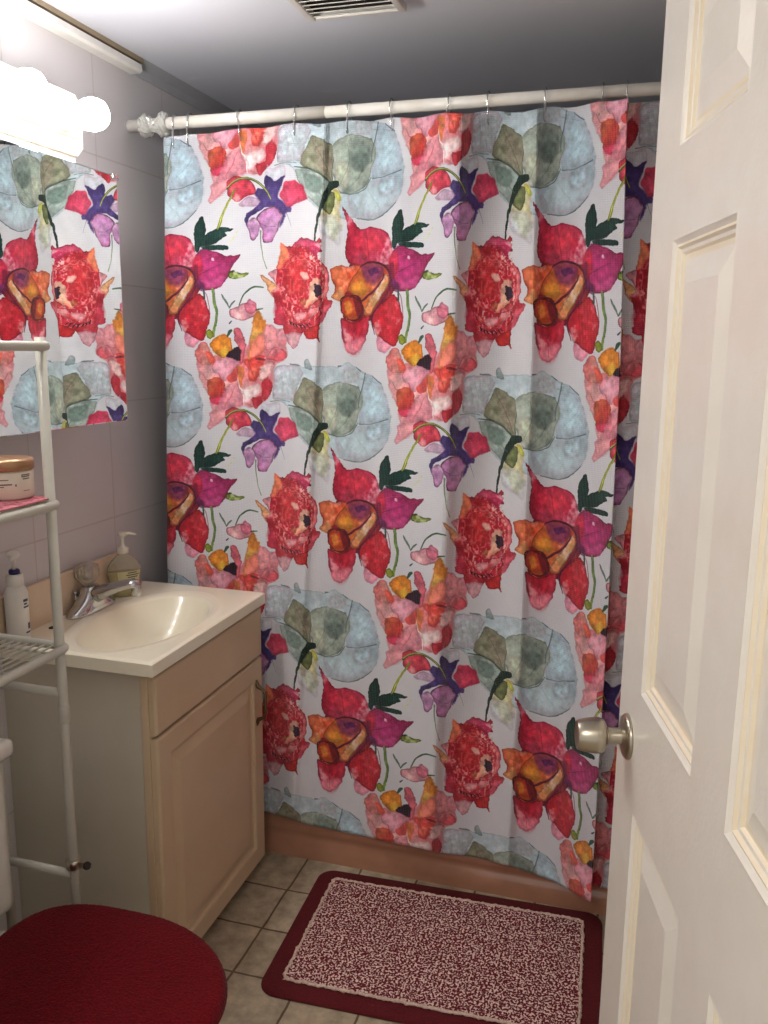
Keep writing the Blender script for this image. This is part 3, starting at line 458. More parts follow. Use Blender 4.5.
NET={"U":[0.167,0.25,0.33,0.42,0.5,0.56,0.6,0.615,0.7,0.77,0.8,0.84,0.9,0.96,0.995,1.006,1.028,1.08,1.13,1.19,1.225,1.245,1.29,1.34,1.385,1.43,1.468,1.48,1.486,1.515,1.565,1.6,1.66,1.72,1.8,1.87],"V":[2.036,1.97,1.75,1.45,1.15,0.85,0.5,0.3,0.13],"N":[[[0.1783,0.6,2.0229],[0.1761,0.6004,1.96],[0.1684,0.6019,1.7501],[0.1579,0.6039,1.4635],[0.1475,0.6058,1.1765],[0.137,0.6078,0.8889],[0.1273,0.6101,0.5494],[0.1217,0.6114,0.3551],[0.117,0.6125,0.1898]],
[[0.2603,0.6075,2.0291],[0.258,0.6079,1.9658],[0.2503,0.6092,1.7544],[0.2397,0.611,1.4657],[0.2281,0.6127,1.1759],[0.2165,0.6145,0.8857],[0.2039,0.6166,0.5418],[0.1967,0.6178,0.3449],[0.1906,0.6188,0.1775]],
[[0.3423,0.61,2.034],[0.34,0.6103,1.9703],[0.3322,0.6115,1.7579],[0.3216,0.6131,1.4679],[0.3089,0.6147,1.1761],[0.2962,0.6162,0.884],[0.2808,0.6181,0.5365],[0.2719,0.6191,0.3376],[0.2645,0.62,0.1685]],
[[0.4374,0.6075,2.0361],[0.435,0.6079,1.9723],[0.4269,0.6094,1.7593],[0.4159,0.6114,1.4684],[0.4011,0.6133,1.1742],[0.3862,0.6153,0.8794],[0.3667,0.6176,0.5282],[0.3555,0.6189,0.3272],[0.346,0.62,0.1562]],
[[0.5218,0.605,2.0378],[0.5192,0.6057,1.9739],[0.5107,0.608,1.7606],[0.4991,0.6112,1.4689],[0.482,0.6143,1.172],[0.4648,0.6175,0.8743],[0.4411,0.6212,0.5189],[0.4276,0.6233,0.3154],[0.416,0.625,0.142]],
[[0.5857,0.595,2.0342],[0.583,0.5951,1.9702],[0.574,0.5954,1.7568],[0.5617,0.5958,1.4657],[0.5446,0.5962,1.1704],[0.5274,0.5966,0.875],[0.5062,0.597,0.5238],[0.4941,0.5973,0.323],[0.4838,0.5975,0.1524]],
[[0.6301,0.5825,2.0303],[0.6273,0.5822,1.9664],[0.6179,0.5814,1.7536],[0.6051,0.5802,1.4637],[0.5878,0.579,1.1701],[0.5705,0.5778,0.8769],[0.5508,0.5764,0.5292],[0.5395,0.5756,0.3307],[0.5299,0.575,0.162]],
[[0.6403,0.595,2.0332],[0.6374,0.5947,1.9689],[0.6276,0.5939,1.7546],[0.6142,0.5927,1.4627],[0.5965,0.5915,1.1671],[0.5788,0.5903,0.8718],[0.5591,0.5889,0.5218],[0.5478,0.5881,0.322],[0.5382,0.5875,0.1523]],
[[0.7171,0.6025,2.0343],[0.7137,0.6029,1.9695],[0.7021,0.6044,1.7537],[0.6864,0.6064,1.4588],[0.6675,0.6083,1.16],[0.6486,0.6103,0.8607],[0.6295,0.6126,0.5047],[0.6185,0.6139,0.3009],[0.6092,0.615,0.1275]],
[[0.7737,0.61,2.0363],[0.7704,0.6107,1.9712],[0.7593,0.613,1.754],[0.7441,0.6162,1.4569],[0.7276,0.6193,1.157],[0.711,0.6225,0.8561],[0.6947,0.6262,0.4968],[0.6853,0.6283,0.2909],[0.6773,0.63,0.1156]],
[[0.7998,0.6075,2.0358],[0.7966,0.608,1.9706],[0.786,0.6098,1.7533],[0.7716,0.6121,1.4563],[0.7565,0.6145,1.1572],[0.7414,0.6169,0.8574],[0.7269,0.6196,0.4992],[0.7185,0.6212,0.2941],[0.7114,0.6225,0.1195]],
[[0.8373,0.5925,2.0321],[0.8343,0.5929,1.9673],[0.8246,0.5944,1.7511],[0.8112,0.5964,1.4557],[0.798,0.5983,1.1589],[0.7848,0.6003,0.8615],[0.7722,0.6026,0.5061],[0.765,0.6039,0.3026],[0.7589,0.605,0.1295]],
[[0.8872,0.5825,2.0308],[0.8852,0.5824,1.9659],[0.8784,0.5821,1.7497],[0.8692,0.5817,1.455],[0.8594,0.5813,1.1592],[0.8496,0.5809,0.8636],[0.8394,0.5805,0.5133],[0.8336,0.5802,0.3132],[0.8286,0.58,0.1432]],
[[0.9401,0.5575,2.0255],[0.9389,0.5572,1.9611],[0.9349,0.556,1.7466],[0.9294,0.5544,1.4545],[0.9226,0.5528,1.1614],[0.9159,0.5513,0.8688],[0.9076,0.5494,0.5248],[0.9028,0.5484,0.3285],[0.8988,0.5475,0.1618]],
[[0.9706,0.5425,2.0224],[0.9698,0.5421,1.9583],[0.9672,0.5408,1.7448],[0.9637,0.539,1.4542],[0.9585,0.5373,1.1626],[0.9534,0.5355,0.8715],[0.946,0.5334,0.5306],[0.9418,0.5322,0.3361],[0.9382,0.5313,0.1709]],
[[0.9785,0.545,2.0229],[0.9778,0.5447,1.9587],[0.9755,0.5439,1.7451],[0.9724,0.5427,1.454],[0.9675,0.5415,1.1617],[0.9625,0.5403,0.8697],[0.9552,0.5389,0.5278],[0.9509,0.5381,0.3326],[0.9474,0.5375,0.1668]],
[[0.9863,0.59,2.0337],[0.9858,0.5897,1.9682],[0.9842,0.5889,1.75],[0.982,0.5877,1.4528],[0.9775,0.5865,1.1542],[0.973,0.5853,0.856],[0.9657,0.5839,0.5068],[0.9616,0.5831,0.3074],[0.958,0.5825,0.1381]],
[[1.0236,0.61,2.0369],[1.0235,0.6102,1.9711],[1.0234,0.6108,1.7514],[1.0231,0.6115,1.4516],[1.0195,0.6123,1.1497],[1.0158,0.6131,0.8475],[1.0087,0.614,0.4932],[1.0047,0.6146,0.2907],[1.0012,0.615,0.1184]],
[[1.0625,0.615,2.0364],[1.0629,0.6154,1.9706],[1.0643,0.6169,1.7508],[1.0662,0.6189,1.4507],[1.0636,0.6208,1.1479],[1.061,0.6228,0.8446],[1.0544,0.6251,0.4887],[1.0506,0.6264,0.285],[1.0474,0.6275,0.1116]],
[[1.1129,0.595,2.0306],[1.1139,0.5952,1.9652],[1.1173,0.5958,1.7472],[1.122,0.5965,1.4497],[1.1214,0.5973,1.1499],[1.1208,0.5981,0.85],[1.1154,0.599,0.4988],[1.1123,0.5996,0.298],[1.1096,0.6,0.1272]],
[[1.1422,0.5775,2.0269],[1.1435,0.5778,1.9618],[1.1479,0.5786,1.7448],[1.1539,0.5798,1.4486],[1.1545,0.581,1.1503],[1.1552,0.5822,0.8516],[1.1502,0.5836,0.5022],[1.1473,0.5844,0.3023],[1.1449,0.585,0.1323]],
[[1.1551,0.5975,2.0325],[1.1566,0.5979,1.9667],[1.1615,0.5994,1.7472],[1.1682,0.6014,1.4473],[1.1696,0.6033,1.1452],[1.1709,0.6053,0.8426],[1.166,0.6076,0.4885],[1.1632,0.6089,0.2858],[1.1609,0.61,0.1133]],
[[1.1887,0.61,2.0367],[1.1906,0.6102,1.9702],[1.1969,0.6108,1.7482],[1.2056,0.6115,1.4452],[1.2088,0.6123,1.1407],[1.2119,0.6131,0.8359],[1.2078,0.614,0.4802],[1.2055,0.6146,0.2768],[1.2035,0.615,0.1039]],
[[1.2281,0.605,2.0367],[1.2304,0.6052,1.9699],[1.238,0.6058,1.7472],[1.2483,0.6065,1.4433],[1.253,0.6073,1.1379],[1.2577,0.6081,0.8323],[1.2544,0.609,0.4761],[1.2525,0.6096,0.2724],[1.2509,0.61,0.0992]],
[[1.2651,0.58,2.0318],[1.2674,0.5798,1.9654],[1.2748,0.5792,1.7441],[1.285,0.5785,1.4424],[1.2893,0.5777,1.1385],[1.2936,0.5769,0.8348],[1.2918,0.576,0.4815],[1.2907,0.5754,0.2797],[1.2899,0.575,0.1082]],
[[1.3015,0.55,2.0256],[1.3038,0.5491,1.9597],[1.3111,0.5462,1.7402],[1.321,0.5423,1.4418],[1.325,0.5383,1.1409],[1.3289,0.5344,0.8412],[1.3286,0.5298,0.4936],[1.3284,0.5272,0.2957],[1.3282,0.525,0.1278]],
[[1.3316,0.5225,2.0198],[1.3338,0.5209,1.9543],[1.341,0.5153,1.7365],[1.3507,0.5078,1.4414],[1.3543,0.5003,1.1439],[1.3579,0.4929,0.8487],[1.3586,0.4841,0.5076],[1.3591,0.4791,0.314],[1.3594,0.475,0.1502]],
[[1.3409,0.515,2.0183],[1.3431,0.5132,1.9528],[1.3502,0.5071,1.7355],[1.3598,0.4988,1.4413],[1.3633,0.4905,1.1445],[1.3667,0.4822,0.8502],[1.3678,0.4726,0.5106],[1.3684,0.467,0.318],[1.3689,0.4625,0.1551]],
[[1.3398,0.525,2.0204],[1.3419,0.5233,1.9547],[1.3491,0.5175,1.7368],[1.3588,0.5096,1.4417],[1.3622,0.5017,1.1441],[1.3657,0.4938,0.849],[1.3668,0.4846,0.5081],[1.3674,0.4793,0.3147],[1.3679,0.475,0.1511]],
[[1.3343,0.5875,2.034],[1.3365,0.5866,1.9673],[1.3438,0.5837,1.7451],[1.3537,0.5798,1.4432],[1.3572,0.5758,1.1391],[1.3607,0.5719,0.8361],[1.3617,0.5673,0.4844],[1.3622,0.5647,0.2842],[1.3627,0.5625,0.1144]],
[[1.3371,0.6275,2.0422],[1.3393,0.6278,1.975],[1.3466,0.6286,1.7508],[1.3565,0.6298,1.4449],[1.36,0.631,1.1366],[1.3634,0.6322,0.8279],[1.3643,0.633,0.4678],[1.3649,0.63,0.264],[1.3653,0.63,0.0895]],
[[1.3669,0.633,2.0436],[1.3691,0.633,1.9761],[1.3764,0.633,1.7514],[1.3864,0.633,1.4449],[1.3899,0.633,1.1363],[1.3933,0.633,0.8276],[1.3942,0.633,0.4678],[1.3948,0.63,0.264],[1.3952,0.63,0.0895]],
[[1.4182,0.6275,2.0422],[1.4204,0.6278,1.975],[1.4278,0.6286,1.7508],[1.4378,0.6298,1.4449],[1.4412,0.631,1.1366],[1.4447,0.6322,0.8279],[1.4456,0.633,0.4678],[1.4461,0.63,0.264],[1.4465,0.63,0.0895]],
[[1.4691,0.6125,2.0383],[1.4713,0.6129,1.9716],[1.4786,0.6144,1.7491],[1.4886,0.6164,1.4453],[1.4921,0.6183,1.1387],[1.4956,0.6203,0.8316],[1.4966,0.6226,0.4728],[1.4972,0.6239,0.2675],[1.4977,0.625,0.0927]],
[[1.5362,0.6,2.0351],[1.5384,0.6004,1.9688],[1.5457,0.6019,1.7476],[1.5557,0.6039,1.4456],[1.5593,0.6058,1.1408],[1.5629,0.6078,0.8355],[1.5639,0.6101,0.4788],[1.5645,0.6114,0.2747],[1.565,0.6125,0.101]],
[[1.5959,0.6075,2.037],[1.5981,0.6079,1.9705],[1.6055,0.6092,1.7485],[1.6155,0.611,1.4454],[1.6191,0.6127,1.1396],[1.6228,0.6145,0.8334],[1.6239,0.6166,0.4757],[1.6245,0.6178,0.271],[1.625,0.6188,0.0969]]]}
_img=paint(SHAPES)[::-1]
im=bpy.data.images.new('floral_print',NT,NT,alpha=False); px=np.ones((NT,NT,4),np.float32); px[...,:3]=_img; im.pixels.foreach_set(px.ravel()); im.update(); im.pack()
M=Mat('floral_fabric'); uv=M.n('ShaderNodeUVMap',uv_map='UVMap'); tx=M.n('ShaderNodeTexImage'); tx.image=im; tx.extension='REPEAT'; M.l(uv.outputs[0],tx.inputs[0])
M.l(tx.outputs[0],M.b.inputs['Base Color']); M.b.inputs['Roughness'].default_value=.75; M.b.inputs['Specular IOR Level'].default_value=.25; M.b.inputs['Sheen Weight'].default_value=.15
sp=M.n('ShaderNodeSeparateXYZ'); M.l(uv.outputs[0],sp.inputs[0]); hs=[]
for k,per in ((0,.56/.0046),(1,.61/.0046)):
    a=M.n('ShaderNodeMath',operation='MULTIPLY'); a.inputs[1].default_value=per*2*PI; M.l(sp.outputs[k],a.inputs[0]); b=M.n('ShaderNodeMath',operation='SINE'); M.l(a.outputs[0],b.inputs[0]); hs.append(b.outputs[0])
mx=M.n('ShaderNodeMath',operation='MAXIMUM'); M.l(hs[0],mx.inputs[0]); M.l(hs[1],mx.inputs[1])
bp=M.n('ShaderNodeBump',i_Strength=.7,i_Distance=.0012); M.l(mx.outputs[0],bp.inputs['Height']); M.l(bp.outputs[0],M.b.inputs['Normal'])
M_floral=M.m
NU=np.array(NET['U']); NV=np.array(NET['V']); NN=np.array(NET['N'])  # fold lines of the cloth (u across, v up) and where they hang
def pchip(x,Y,xi):
    # monotone cubic along axis 0
    h=np.diff(x); s=np.diff(Y,axis=0)/h[:,None]; m=np.zeros_like(Y)
    for i in range(1,len(x)-1):
        a,b=s[i-1],s[i]; w1,w2=2*h[i]+h[i-1],h[i]+2*h[i-1]
        with np.errstate(all='ignore'): q=(w1+w2)/(w1/a+w2/b)
        m[i]=np.where(a*b>0,q,0)
    m[0]=s[0]; m[-1]=s[-1]
    k=np.clip(np.searchsorted(x,xi,side='right')-1,0,len(x)-2); t=((xi-x[k])/h[k])[:,None]; H=h[k][:,None]
    return (2*t**3-3*t**2+1)*Y[k]+(t**3-2*t**2+t)*H*m[k]+(-2*t**3+3*t**2)*Y[k+1]+(t**3-t**2)*H*m[k+1]
us=np.unique(np.concatenate([np.linspace(NU[0],NU[-1],300),np.linspace(1.45,1.54,40),NU])); vs_=np.linspace(NV[-1],NV[0],210)
nu_,nv_=len(us),len(vs_)
A=pchip(NU,NN.reshape(len(NU),-1),us).reshape(nu_,len(NV),3)
G=pchip(-NV,A.transpose(1,0,2).reshape(len(NV),-1),-vs_).reshape(nv_,nu_,3)
# soft creases of the cloth
UU,VV=np.meshgrid(us,vs_); fade=np.clip((VV-.13)/.3,0,1)
G[...,1]+=.0016*np.sin(UU*43+np.sin(VV*3.1)*1.6)*np.sin(VV*5+UU*3)+.0012*np.sin(VV*21+UU*17)*np.sin(UU*29)+.0015*np.exp(-((VV-1.47)/.006)**2)
HOOKU=[.195,.235,.375,.52,.665,.795,.945,1.085,1.25,1.405,1.476]
dmin=np.min([np.abs(us-h) for h in HOOKU],axis=0)
G[...,2]-=np.clip(dmin/.06,0,1)**1.5*.005*np.clip((VV-1.85)/.18,0,1)
verts=G.reshape(-1,3); idx=np.arange(nv_*nu_).reshape(nv_,nu_)
faces=np.stack([idx[:-1,:-1],idx[:-1,1:],idx[1:,1:],idx[1:,:-1]],-1).reshape(-1,4)
me=bpy.data.meshes.new('shower_curtain'); me.from_pydata(verts.tolist(),[],faces.tolist()); me.polygons.foreach_set('use_smooth',[True]*len(faces))
uvl=me.uv_layers.new(name='UVMap'); li=np.empty(len(me.loops),np.int32); me.loops.foreach_get('vertex_index',li)
uvs=np.stack([UU.ravel()/.56,1-(2.1-VV.ravel())/.61],-1)[li]; uvl.data.foreach_set('uv',uvs.astype(np.float32).ravel()); me.materials.append(M_floral)
cur=bpy.data.objects.new('shower_curtain',me); COL.objects.link(cur); so=cur.modifiers.new('cloth','SOLIDIFY'); so.thickness=.0012; so.offset=1
tag(cur,'shower curtain printed with red, pink and blue watercolour flowers, hanging from the white rod','shower curtain')
def cloth_at(u,v): 
    i=int(np.argmin(abs(us-u))); j=int(np.argmin(abs(vs_-v))); return Vector(G[j,i])
# rod
RY,RZ=.617,2.0605
t=empty('curtain_rod',(XW,RY,RZ),'long white shower curtain rod below the ceiling, plastic wrapped at its left end','curtain rod')
MB().tube([(XW+.001,RY,RZ),(.62,RY,RZ)],.0152,20).build('outer_tube',M_rod,t)
MB().tube([(.60,RY,RZ),(XR,RY,RZ)],.0140,20).build('inner_tube',M_rod,t)
M_plastic=mat('crumpled_clear_plastic',(226,226,220),.12,Transmission_Weight=.35,coat=.6)
random.seed(3); R=[]
for i in range(17):
    w=.021+.007*math.sin(i*.55+.4)+random.uniform(-.002,.002)
    R.append([(XW+.040+i*.0048+random.uniform(-.002,.002),RY+math.cos(2*PI*k/26)*w*random.uniform(.84,1.2),RZ-.003+math.sin(2*PI*k/26)*w*random.uniform(.84,1.25)) for k in range(26)])
MB().rings(R,smooth=False).build('plastic_wrap',M_plastic,t)
names=['first','second','third','fourth','fifth','sixth','seventh','eighth','ninth','tenth','eleventh']
for i,u in enumerate(HOOKU):
    c=cloth_at(u,2.02); x=c.x; yb=c.y; zb=c.z-.008
    P=[]; r=.0205
    for a in np.linspace(-25,205,18): P.append((x+.004*math.sin(i*2.3),RY+math.cos(math.radians(a))*r,RZ+math.sin(math.radians(a))*r))
    back=[(x,RY+.018,RZ-.02),(x+.001,(RY+yb)/2+.010,zb+.012),(x+.001,yb+.004,zb)]
    front=[(x,RY-.018,RZ-.02),(x-.001,(RY+yb)/2-.012,zb+.010),(x,yb-.005,zb-.001)]
    path=back[::-1]+P+front; path=[Vector(q) for q in path]; path.append(Vector((x+.0005,yb+.002,zb-.005)))
    h=MB().tube(path,.0017,8,closed=False).build('curtain_hook',M_chrome)
    tag(h,('leftmost wire curtain hook beside the plastic wrap on the white rod' if i==0 else '%s thin wire curtain hook from the left end of the white rod'%names[i]) if i<10 else 'rightmost visible wire hook, holding the raised fold of the curtain beside the door','curtain hook','wire hooks along the shower curtain rod')
# ------------------------------------------------------------------ door (open into the room)
TH=-1.3352; DX,DY=1.4099,-.2146; ST,PW,MU=.1154,.2389,.1085; DWd=2*ST+2*PW+MU
dd=Vector((math.cos(TH),math.sin(TH),0)); dn=Vector((math.sin(TH),-math.cos(TH),0))
def DP(a,z,n=0): return Vector((DX,DY,0))+dd*a+dn*n+Vector((0,0,z))
door=bpy.data.objects.new('door_1',None); COL.objects.link(door); door.location=(DX,DY,0); ABS['door_1']=Vector((DX,DY,0)); struct(door)
door['label']='white six panel door standing open on the right'
xs=[0,ST,ST+PW,ST+PW+MU,ST+2*PW+MU,DWd]; zs=[.012,.245,.846,1.022,1.632,1.737,1.925,2.04]
mb=MB(); T=.035
holes=[(i,j) for i in (1,3) for j in (1,3,5)]
for i in range(5):
    for j in range(7):
        if (i,j) in holes: continue
        q=[DP(xs[i],zs[j]),DP(xs[i+1],zs[j]),DP(xs[i+1],zs[j+1]),DP(xs[i],zs[j+1])]; mb.add(q,[(0,1,2,3)])
mb.add([DP(0,zs[0],-T),DP(DWd,zs[0],-T),DP(DWd,zs[-1],-T),DP(0,zs[-1],-T),DP(0,zs[0]),DP(DWd,zs[0]),DP(DWd,zs[-1]),DP(0,zs[-1])],[(0,1,2,3),(0,4,7,3),(1,5,6,2),(0,1,5,4),(3,2,6,7)])
mb.build('door_slab',M_door,door)
PR=[(0,0),(.003,.0005),(.006,-.002),(.009,-.004),(.012,-.0035),(.015,-.0075),(.019,-.008),(.022,-.0115),(.026,-.0115),(.029,-.0105),(.056,-.004),(.058,-.0035)]
for (i,j) in holes:
    a0,a1,z0,z1=xs[i],xs[i+1],zs[j],zs[j+1]; mb=MB(); R=[]
    for k,h in PR: R.append([DP(a0+k,z0+k,h),DP(a1-k,z0+k,h),DP(a1-k,z1-k,h),DP(a0+k,z1-k,h)])
    v=[p for r in R for p in r]; f=[(m*4+q,m*4+(q+1)%4,(m+1)*4+(q+1)%4,(m+1)*4+q) for m in range(len(R)-1) for q in range(4)]; f.append(tuple(len(v)-4+q for q in range(4)))
    mb.add(v,f); mb.mi=[1 if (q//4) in (3,4,6,7,8) and q<len(f)-1 else 0 for q in range(len(f))]; mb.build('door_panel',[M_door,M_mold],door)
kc=DP(.062,.936)
kn=MB(); kn.lathe([(.0,0),(.0335,0),(.0335,.003),(.031,.0065),(.024,.009),(.015,.011)],kc,dn,40)
rose=kn.build('knob_rose',M_steel,door)
kb=MB(); kb.lathe([(.0125,.009),(.012,.014),(.0125,.028),(.013,.0295),(.012,.030),(.012,.0325),(.019,.033),(.0235,.036),(.0262,.042),(.0262,.050),(.0245,.062),(.0225,.071),(.0205,.0745),(.019,.0735),(.008,.0725),(.0,.0725)],kc,dn,40)
sharp(kb.build('door_knob',M_steel,door),40)
# ------------------------------------------------------------------ vanity cabinet
CX1,CY0,CY1,CH=.437,.008,.552,.804
v=empty('vanity_cabinet',((XW+CX1)/2,.28,0),'beige vanity cabinet with one raised panel door under the white sink','cabinet')
cb=MB(); cb.box((XW+.001,CY0,.0),(CX1-.019,CY0+.015,CH)); cb.box((XW+.001,CY1-.015,.0),(CX1-.019,CY1,CH))
cb.box((XW+.001,CY0+.0155,.085),(CX1-.019,CY1-.0155,.1)); cb.box((XW+.001,CY0+.0155,.1005),(XW+.008,CY1-.0155,CH))
cb.build('body',M_side,v)
MB().box((CX1-.0185,CY0,.045),(CX1-.0005,CY1,CH),.001).build('face_frame',M_cab,v)
MB().box((CX1-.06,CY0+.016,0),(CX1-.05,CY1-.016,.0845)).build('toe_kick',mat('toe_board',(120,104,84),.6),v)
def front_panel(name,y0,y1,z0,z1,prof,parent):
    # raised or plain front, outer face looks towards +x
    mb=MB(); x0=CX1; th=.017; R=[]
    R.append([(x0,y0,z0),(x0,y1,z0),(x0,y1,z1),(x0,y0,z1)])
    for k,h in prof: R.append([(x0+th+h,y0+k,z0+k),(x0+th+h,y1-k,z0+k),(x0+th+h,y1-k,z1-k),(x0+th+h,y0+k,z1-k)])
    vv=[p for r in R for p in r]; f=[(m*4+q,m*4+(q+1)%4,(m+1)*4+(q+1)%4,(m+1)*4+q) for m in range(len(R)-1) for q in range(4)]; f+=[tuple(len(vv)-4+q for q in range(4)),(3,2,1,0)]
    return mb.add(vv,f).build(name,M_cab,parent)
e0=[(0,-.006),(.002,-.002),(.005,0)]
front_panel('drawer_front',CY0+.004,CY1-.002,.660,.796,e0,v)
dr=front_panel('cabinet_door',CY0+.004,CY1-.002,.050,.653,e0+[(.052,0),(.056,-.002),(.058,-.007),(.066,-.0085),(.070,-.0075),(.092,-.0015),(.096,-.001)],v)
hm=MB(); hx=CX1+.017; hy=.508; z0,z1=.487,.583
hm.tube([(hx+.002,hy,z0-.018),(hx+.004,hy,z0-.006),(hx+.006,hy,z0),(hx+.022,hy,z0+.008),(hx+.027,hy,z0+.022),(hx+.027,hy,z1-.022),(hx+.022,hy,z1-.008),(hx+.006,hy,z1),(hx+.004,hy,z1+.006),(hx+.002,hy,z1+.018)],[.002,.0055,.006,.004,.0045,.0045,.004,.006,.0055,.002],10)
hm.build('handle',M_antique,dr)
# ------------------------------------------------------------------ sink top
TX1,TY0,TY1,TZ=.461,-.008,.560,.836
sk=empty('sink_top',((XW+TX1)/2,.276,.8045),'cream cultured marble sink top with integral oval basin on the beige cabinet','sink')
nx,ny=110,150; gx=np.linspace(XW+.001,TX1,nx); gy=np.linspace(TY0,TY1,ny); GX,GY=np.meshgrid(gx,gy,indexing='ij')
bx,by,ra,rb=.287,.252,.128,.218
rr=np.sqrt(((GX-bx)/ra)**2+((GY-by)/rb)**2)
dep=np.where(rr<1,-.125*(1-np.clip(rr,0,1)**2.6),0)
def ss(t): t=np.clip(t,0,1); return t*t*(3-2*t)
Z=TZ+dep-.004*(1-ss((rr-1)/.10))*(rr>1)-.004*(rr<=1)+.0015*np.exp(-((rr-1.16)/.03)**2)*(GX<.43)
Z+=.0*rr
lip=np.minimum.reduce([TX1-GX,GY-TY0,TY1-GY]); Z=np.where((rr>1)&(lip<.008),Z-.004*(1-np.clip(lip/.008,0,1))**2,Z)
VV2=np.stack([GX,GY,Z],-1).reshape(-1,3).tolist(); id2=np.arange(nx*ny).reshape(nx,ny)
F=np.stack([id2[:-1,:-1],id2[1:,:-1],id2[1:,1:],id2[:-1,1:]],-1).reshape(-1,4).tolist()
rim=list(id2[:,0])+list(id2[-1,1:])+list(id2[::-1,-1][1:])+list(id2[0,::-1][1:-1])
base=len(VV2); BZ=.8045
for k in rim: p=VV2[k]; VV2.append([p[0],p[1],BZ])
m_=len(rim)
for i in range(m_): F.append([rim[i],base+i,base+(i+1)%m_,rim[(i+1)%m_]])
inner=[(bx+math.cos(a)*(ra+.02),by+math.sin(a)*(rb+.02)) for a in np.linspace(0,2*PI,40,endpoint=False)]
mb=MB(); mb.add(VV2,F,True); slab=sharp(mb.build('counter',M_top,sk),40)
bw=MB(); bw.lathe([(1.0*.9,-.02),(.99*.9,-.05),(.8,-.10),(.5,-.128),(.2,-.134),(0.001,-.134)],(bx,by,TZ),(0,0,1),48,sx=ra*1.1,sy=rb*1.1,cap=False); bw.build('bowl_underside',M_top,sk)
MB().box((XW+.0012,TY0,TZ-.004),(XW+.016,.452,.941),.003).build('backsplash',mat('backsplash_marble',(214,192,166),.25,col2=(206,182,156),scale=5),sk)
MB().lathe([(.0,.0),(.021,.0),(.022,.002),(.018,.004),(.008,.003),(0.001,.003)],(bx,by,TZ-.128),(0,0,1),24).build('drain',M_chrome,sk)
MB().lathe([(.0,.0),(.009,.0),(.009,.0012),(.0,.0012)],(.115,.125,TZ),(0,0,1),20,sx=1,sy=1.3).build('blank_faucet_hole',M_dark,sk)
# ------------------------------------------------------------------ faucet
FX,FY=.114,.275
fa=empty('faucet',(FX,FY,TZ),'chrome single handle faucet with clear ribbed knob at the back of the sink','faucet')
mb=MB(); N=36
def sup(cx,cy,a,b,z,p=2.6,n=N):
    return [(cx+math.copysign(abs(math.cos(t))**(2/p),math.cos(t))*a,cy+math.copysign(abs(math.sin(t))**(2/p),math.sin(t))*b,z) for t in [2*PI*k/n for k in range(n)]]
mb.rings([sup(FX,FY,.029,.088,TZ+.0005),sup(FX,FY,.029,.088,TZ+.006),sup(FX,FY,.027,.080,TZ+.013),sup(FX,FY,.026,.058,TZ+.024),sup(FX,FY,.026,.038,TZ+.038),sup(FX,FY,.023,.027,TZ+.052),sup(FX,FY,.021,.022,TZ+.062),sup(FX,FY,.015,.016,TZ+.066)])
mb.build('body',M_chrome,fa)
sp_=MB(); P=[(FX+.0,FY,TZ+.036),(FX+.035,FY,TZ+.050),(FX+.075,FY,TZ+.066),(FX+.112,FY+.006,TZ+.076),(FX+.134,FY+.008,TZ+.075)]
R=[]
for k,(q,a,b) in enumerate(zip(P,[.026,.023,.018,.015,.0145],[.024,.019,.014,.0115,.012])):
    tv=(Vector(P[min(k+1,4)])-Vector(P[max(k-1,0)])).normalized(); nv=Vector((-tv.z,0,tv.x)); R.append([Vector(q)+Vector((0,1,0))*math.cos(w)*a+nv*math.sin(w)*b for w in [2*PI*j/20 for j in range(20)]])
sp_.rings(R); sp_.build('spout',M_chrome,fa)
MB().lathe([(.0125,-.020),(.0125,.004),(.011,.008)],(FX+.127,FY+.008,TZ+.066),(0,0,1),20).build('aerator',M_chrome,fa)
M_acr=mat('clear_acrylic',(225,215,200),.05,Transmission_Weight=.75,IOR=1.49)
mb=MB(); n=40; R=[]
for r,h in [(.013,.064),(.015,.070),(.022,.076),(.029,.088),(.0295,.104),(.027,.114),(.019,.119),(.004,.1195)]:
    R.append([(FX-.006+math.cos(2*PI*k/n)*r*(1+.06*math.cos(2*PI*k/5)),FY+math.sin(2*PI*k/n)*r*(1+.06*math.cos(2*PI*k/5)),TZ+h) for k in range(n)])
mb.rings(R); kn_=mb.build('knob_handle',M_acr,fa)
MB().lathe([(.0,.0),(.009,.0),(.010,.010),(.006,.022),(0.0,.024)],(FX-.006,FY,TZ+.084),(0,0,1),16).build('handle_core',M_chrome,kn_)
MB().tube([(FX-.022,FY-.03,TZ+.012),(FX-.022,FY-.03,TZ+.05)],.0025,8).lathe([(.001,0),(.006,.002),(.006,.006),(.002,.009)],(FX-.022,FY-.03,TZ+.046),(0,0,1),12).build('drain_lift_rod',M_chrome,fa)
# ------------------------------------------------------------------ soap dispenser
SX,SY=.122,.412
so_=empty('soap_dispenser',(SX,SY,TZ),'clear hand soap pump bottle with yellow liquid behind the faucet','soap bottle')
M_bot=mat('clear_bottle_plastic',(240,236,214),.08,Transmission_Weight=.8,IOR=1.2)
M_liq=mat('yellow_soap',(232,216,140),.2,Transmission_Weight=.2)
sa_,ca_=math.sin(math.radians(48)),math.cos(math.radians(48))
def oring(a,b,z,n=36,t0=0,t1=2*PI,full=True):
    o=[]
    for k in range(n):
        t=t0+(t1-t0)*k/(n if full else n-1); u,w=math.cos(t)*a,math.sin(t)*b; o.append((SX+ca_*u-sa_*w,SY+sa_*u+ca_*w,TZ+z))
    return o
SB=[(.002,.002,.0005),(.031,.019,.0005),(.034,.021,.004),(.037,.0225,.03),(.043,.0235,.058),(.0455,.0235,.070),(.042,.0225,.084),(.031,.0195,.099),(.018,.015,.110),(.0125,.0125,.116),(.0125,.0125,.124),(.001,.001,.124)]
MB().rings([oring(*q) for q in SB]).build('bottle',M_bot,so_)
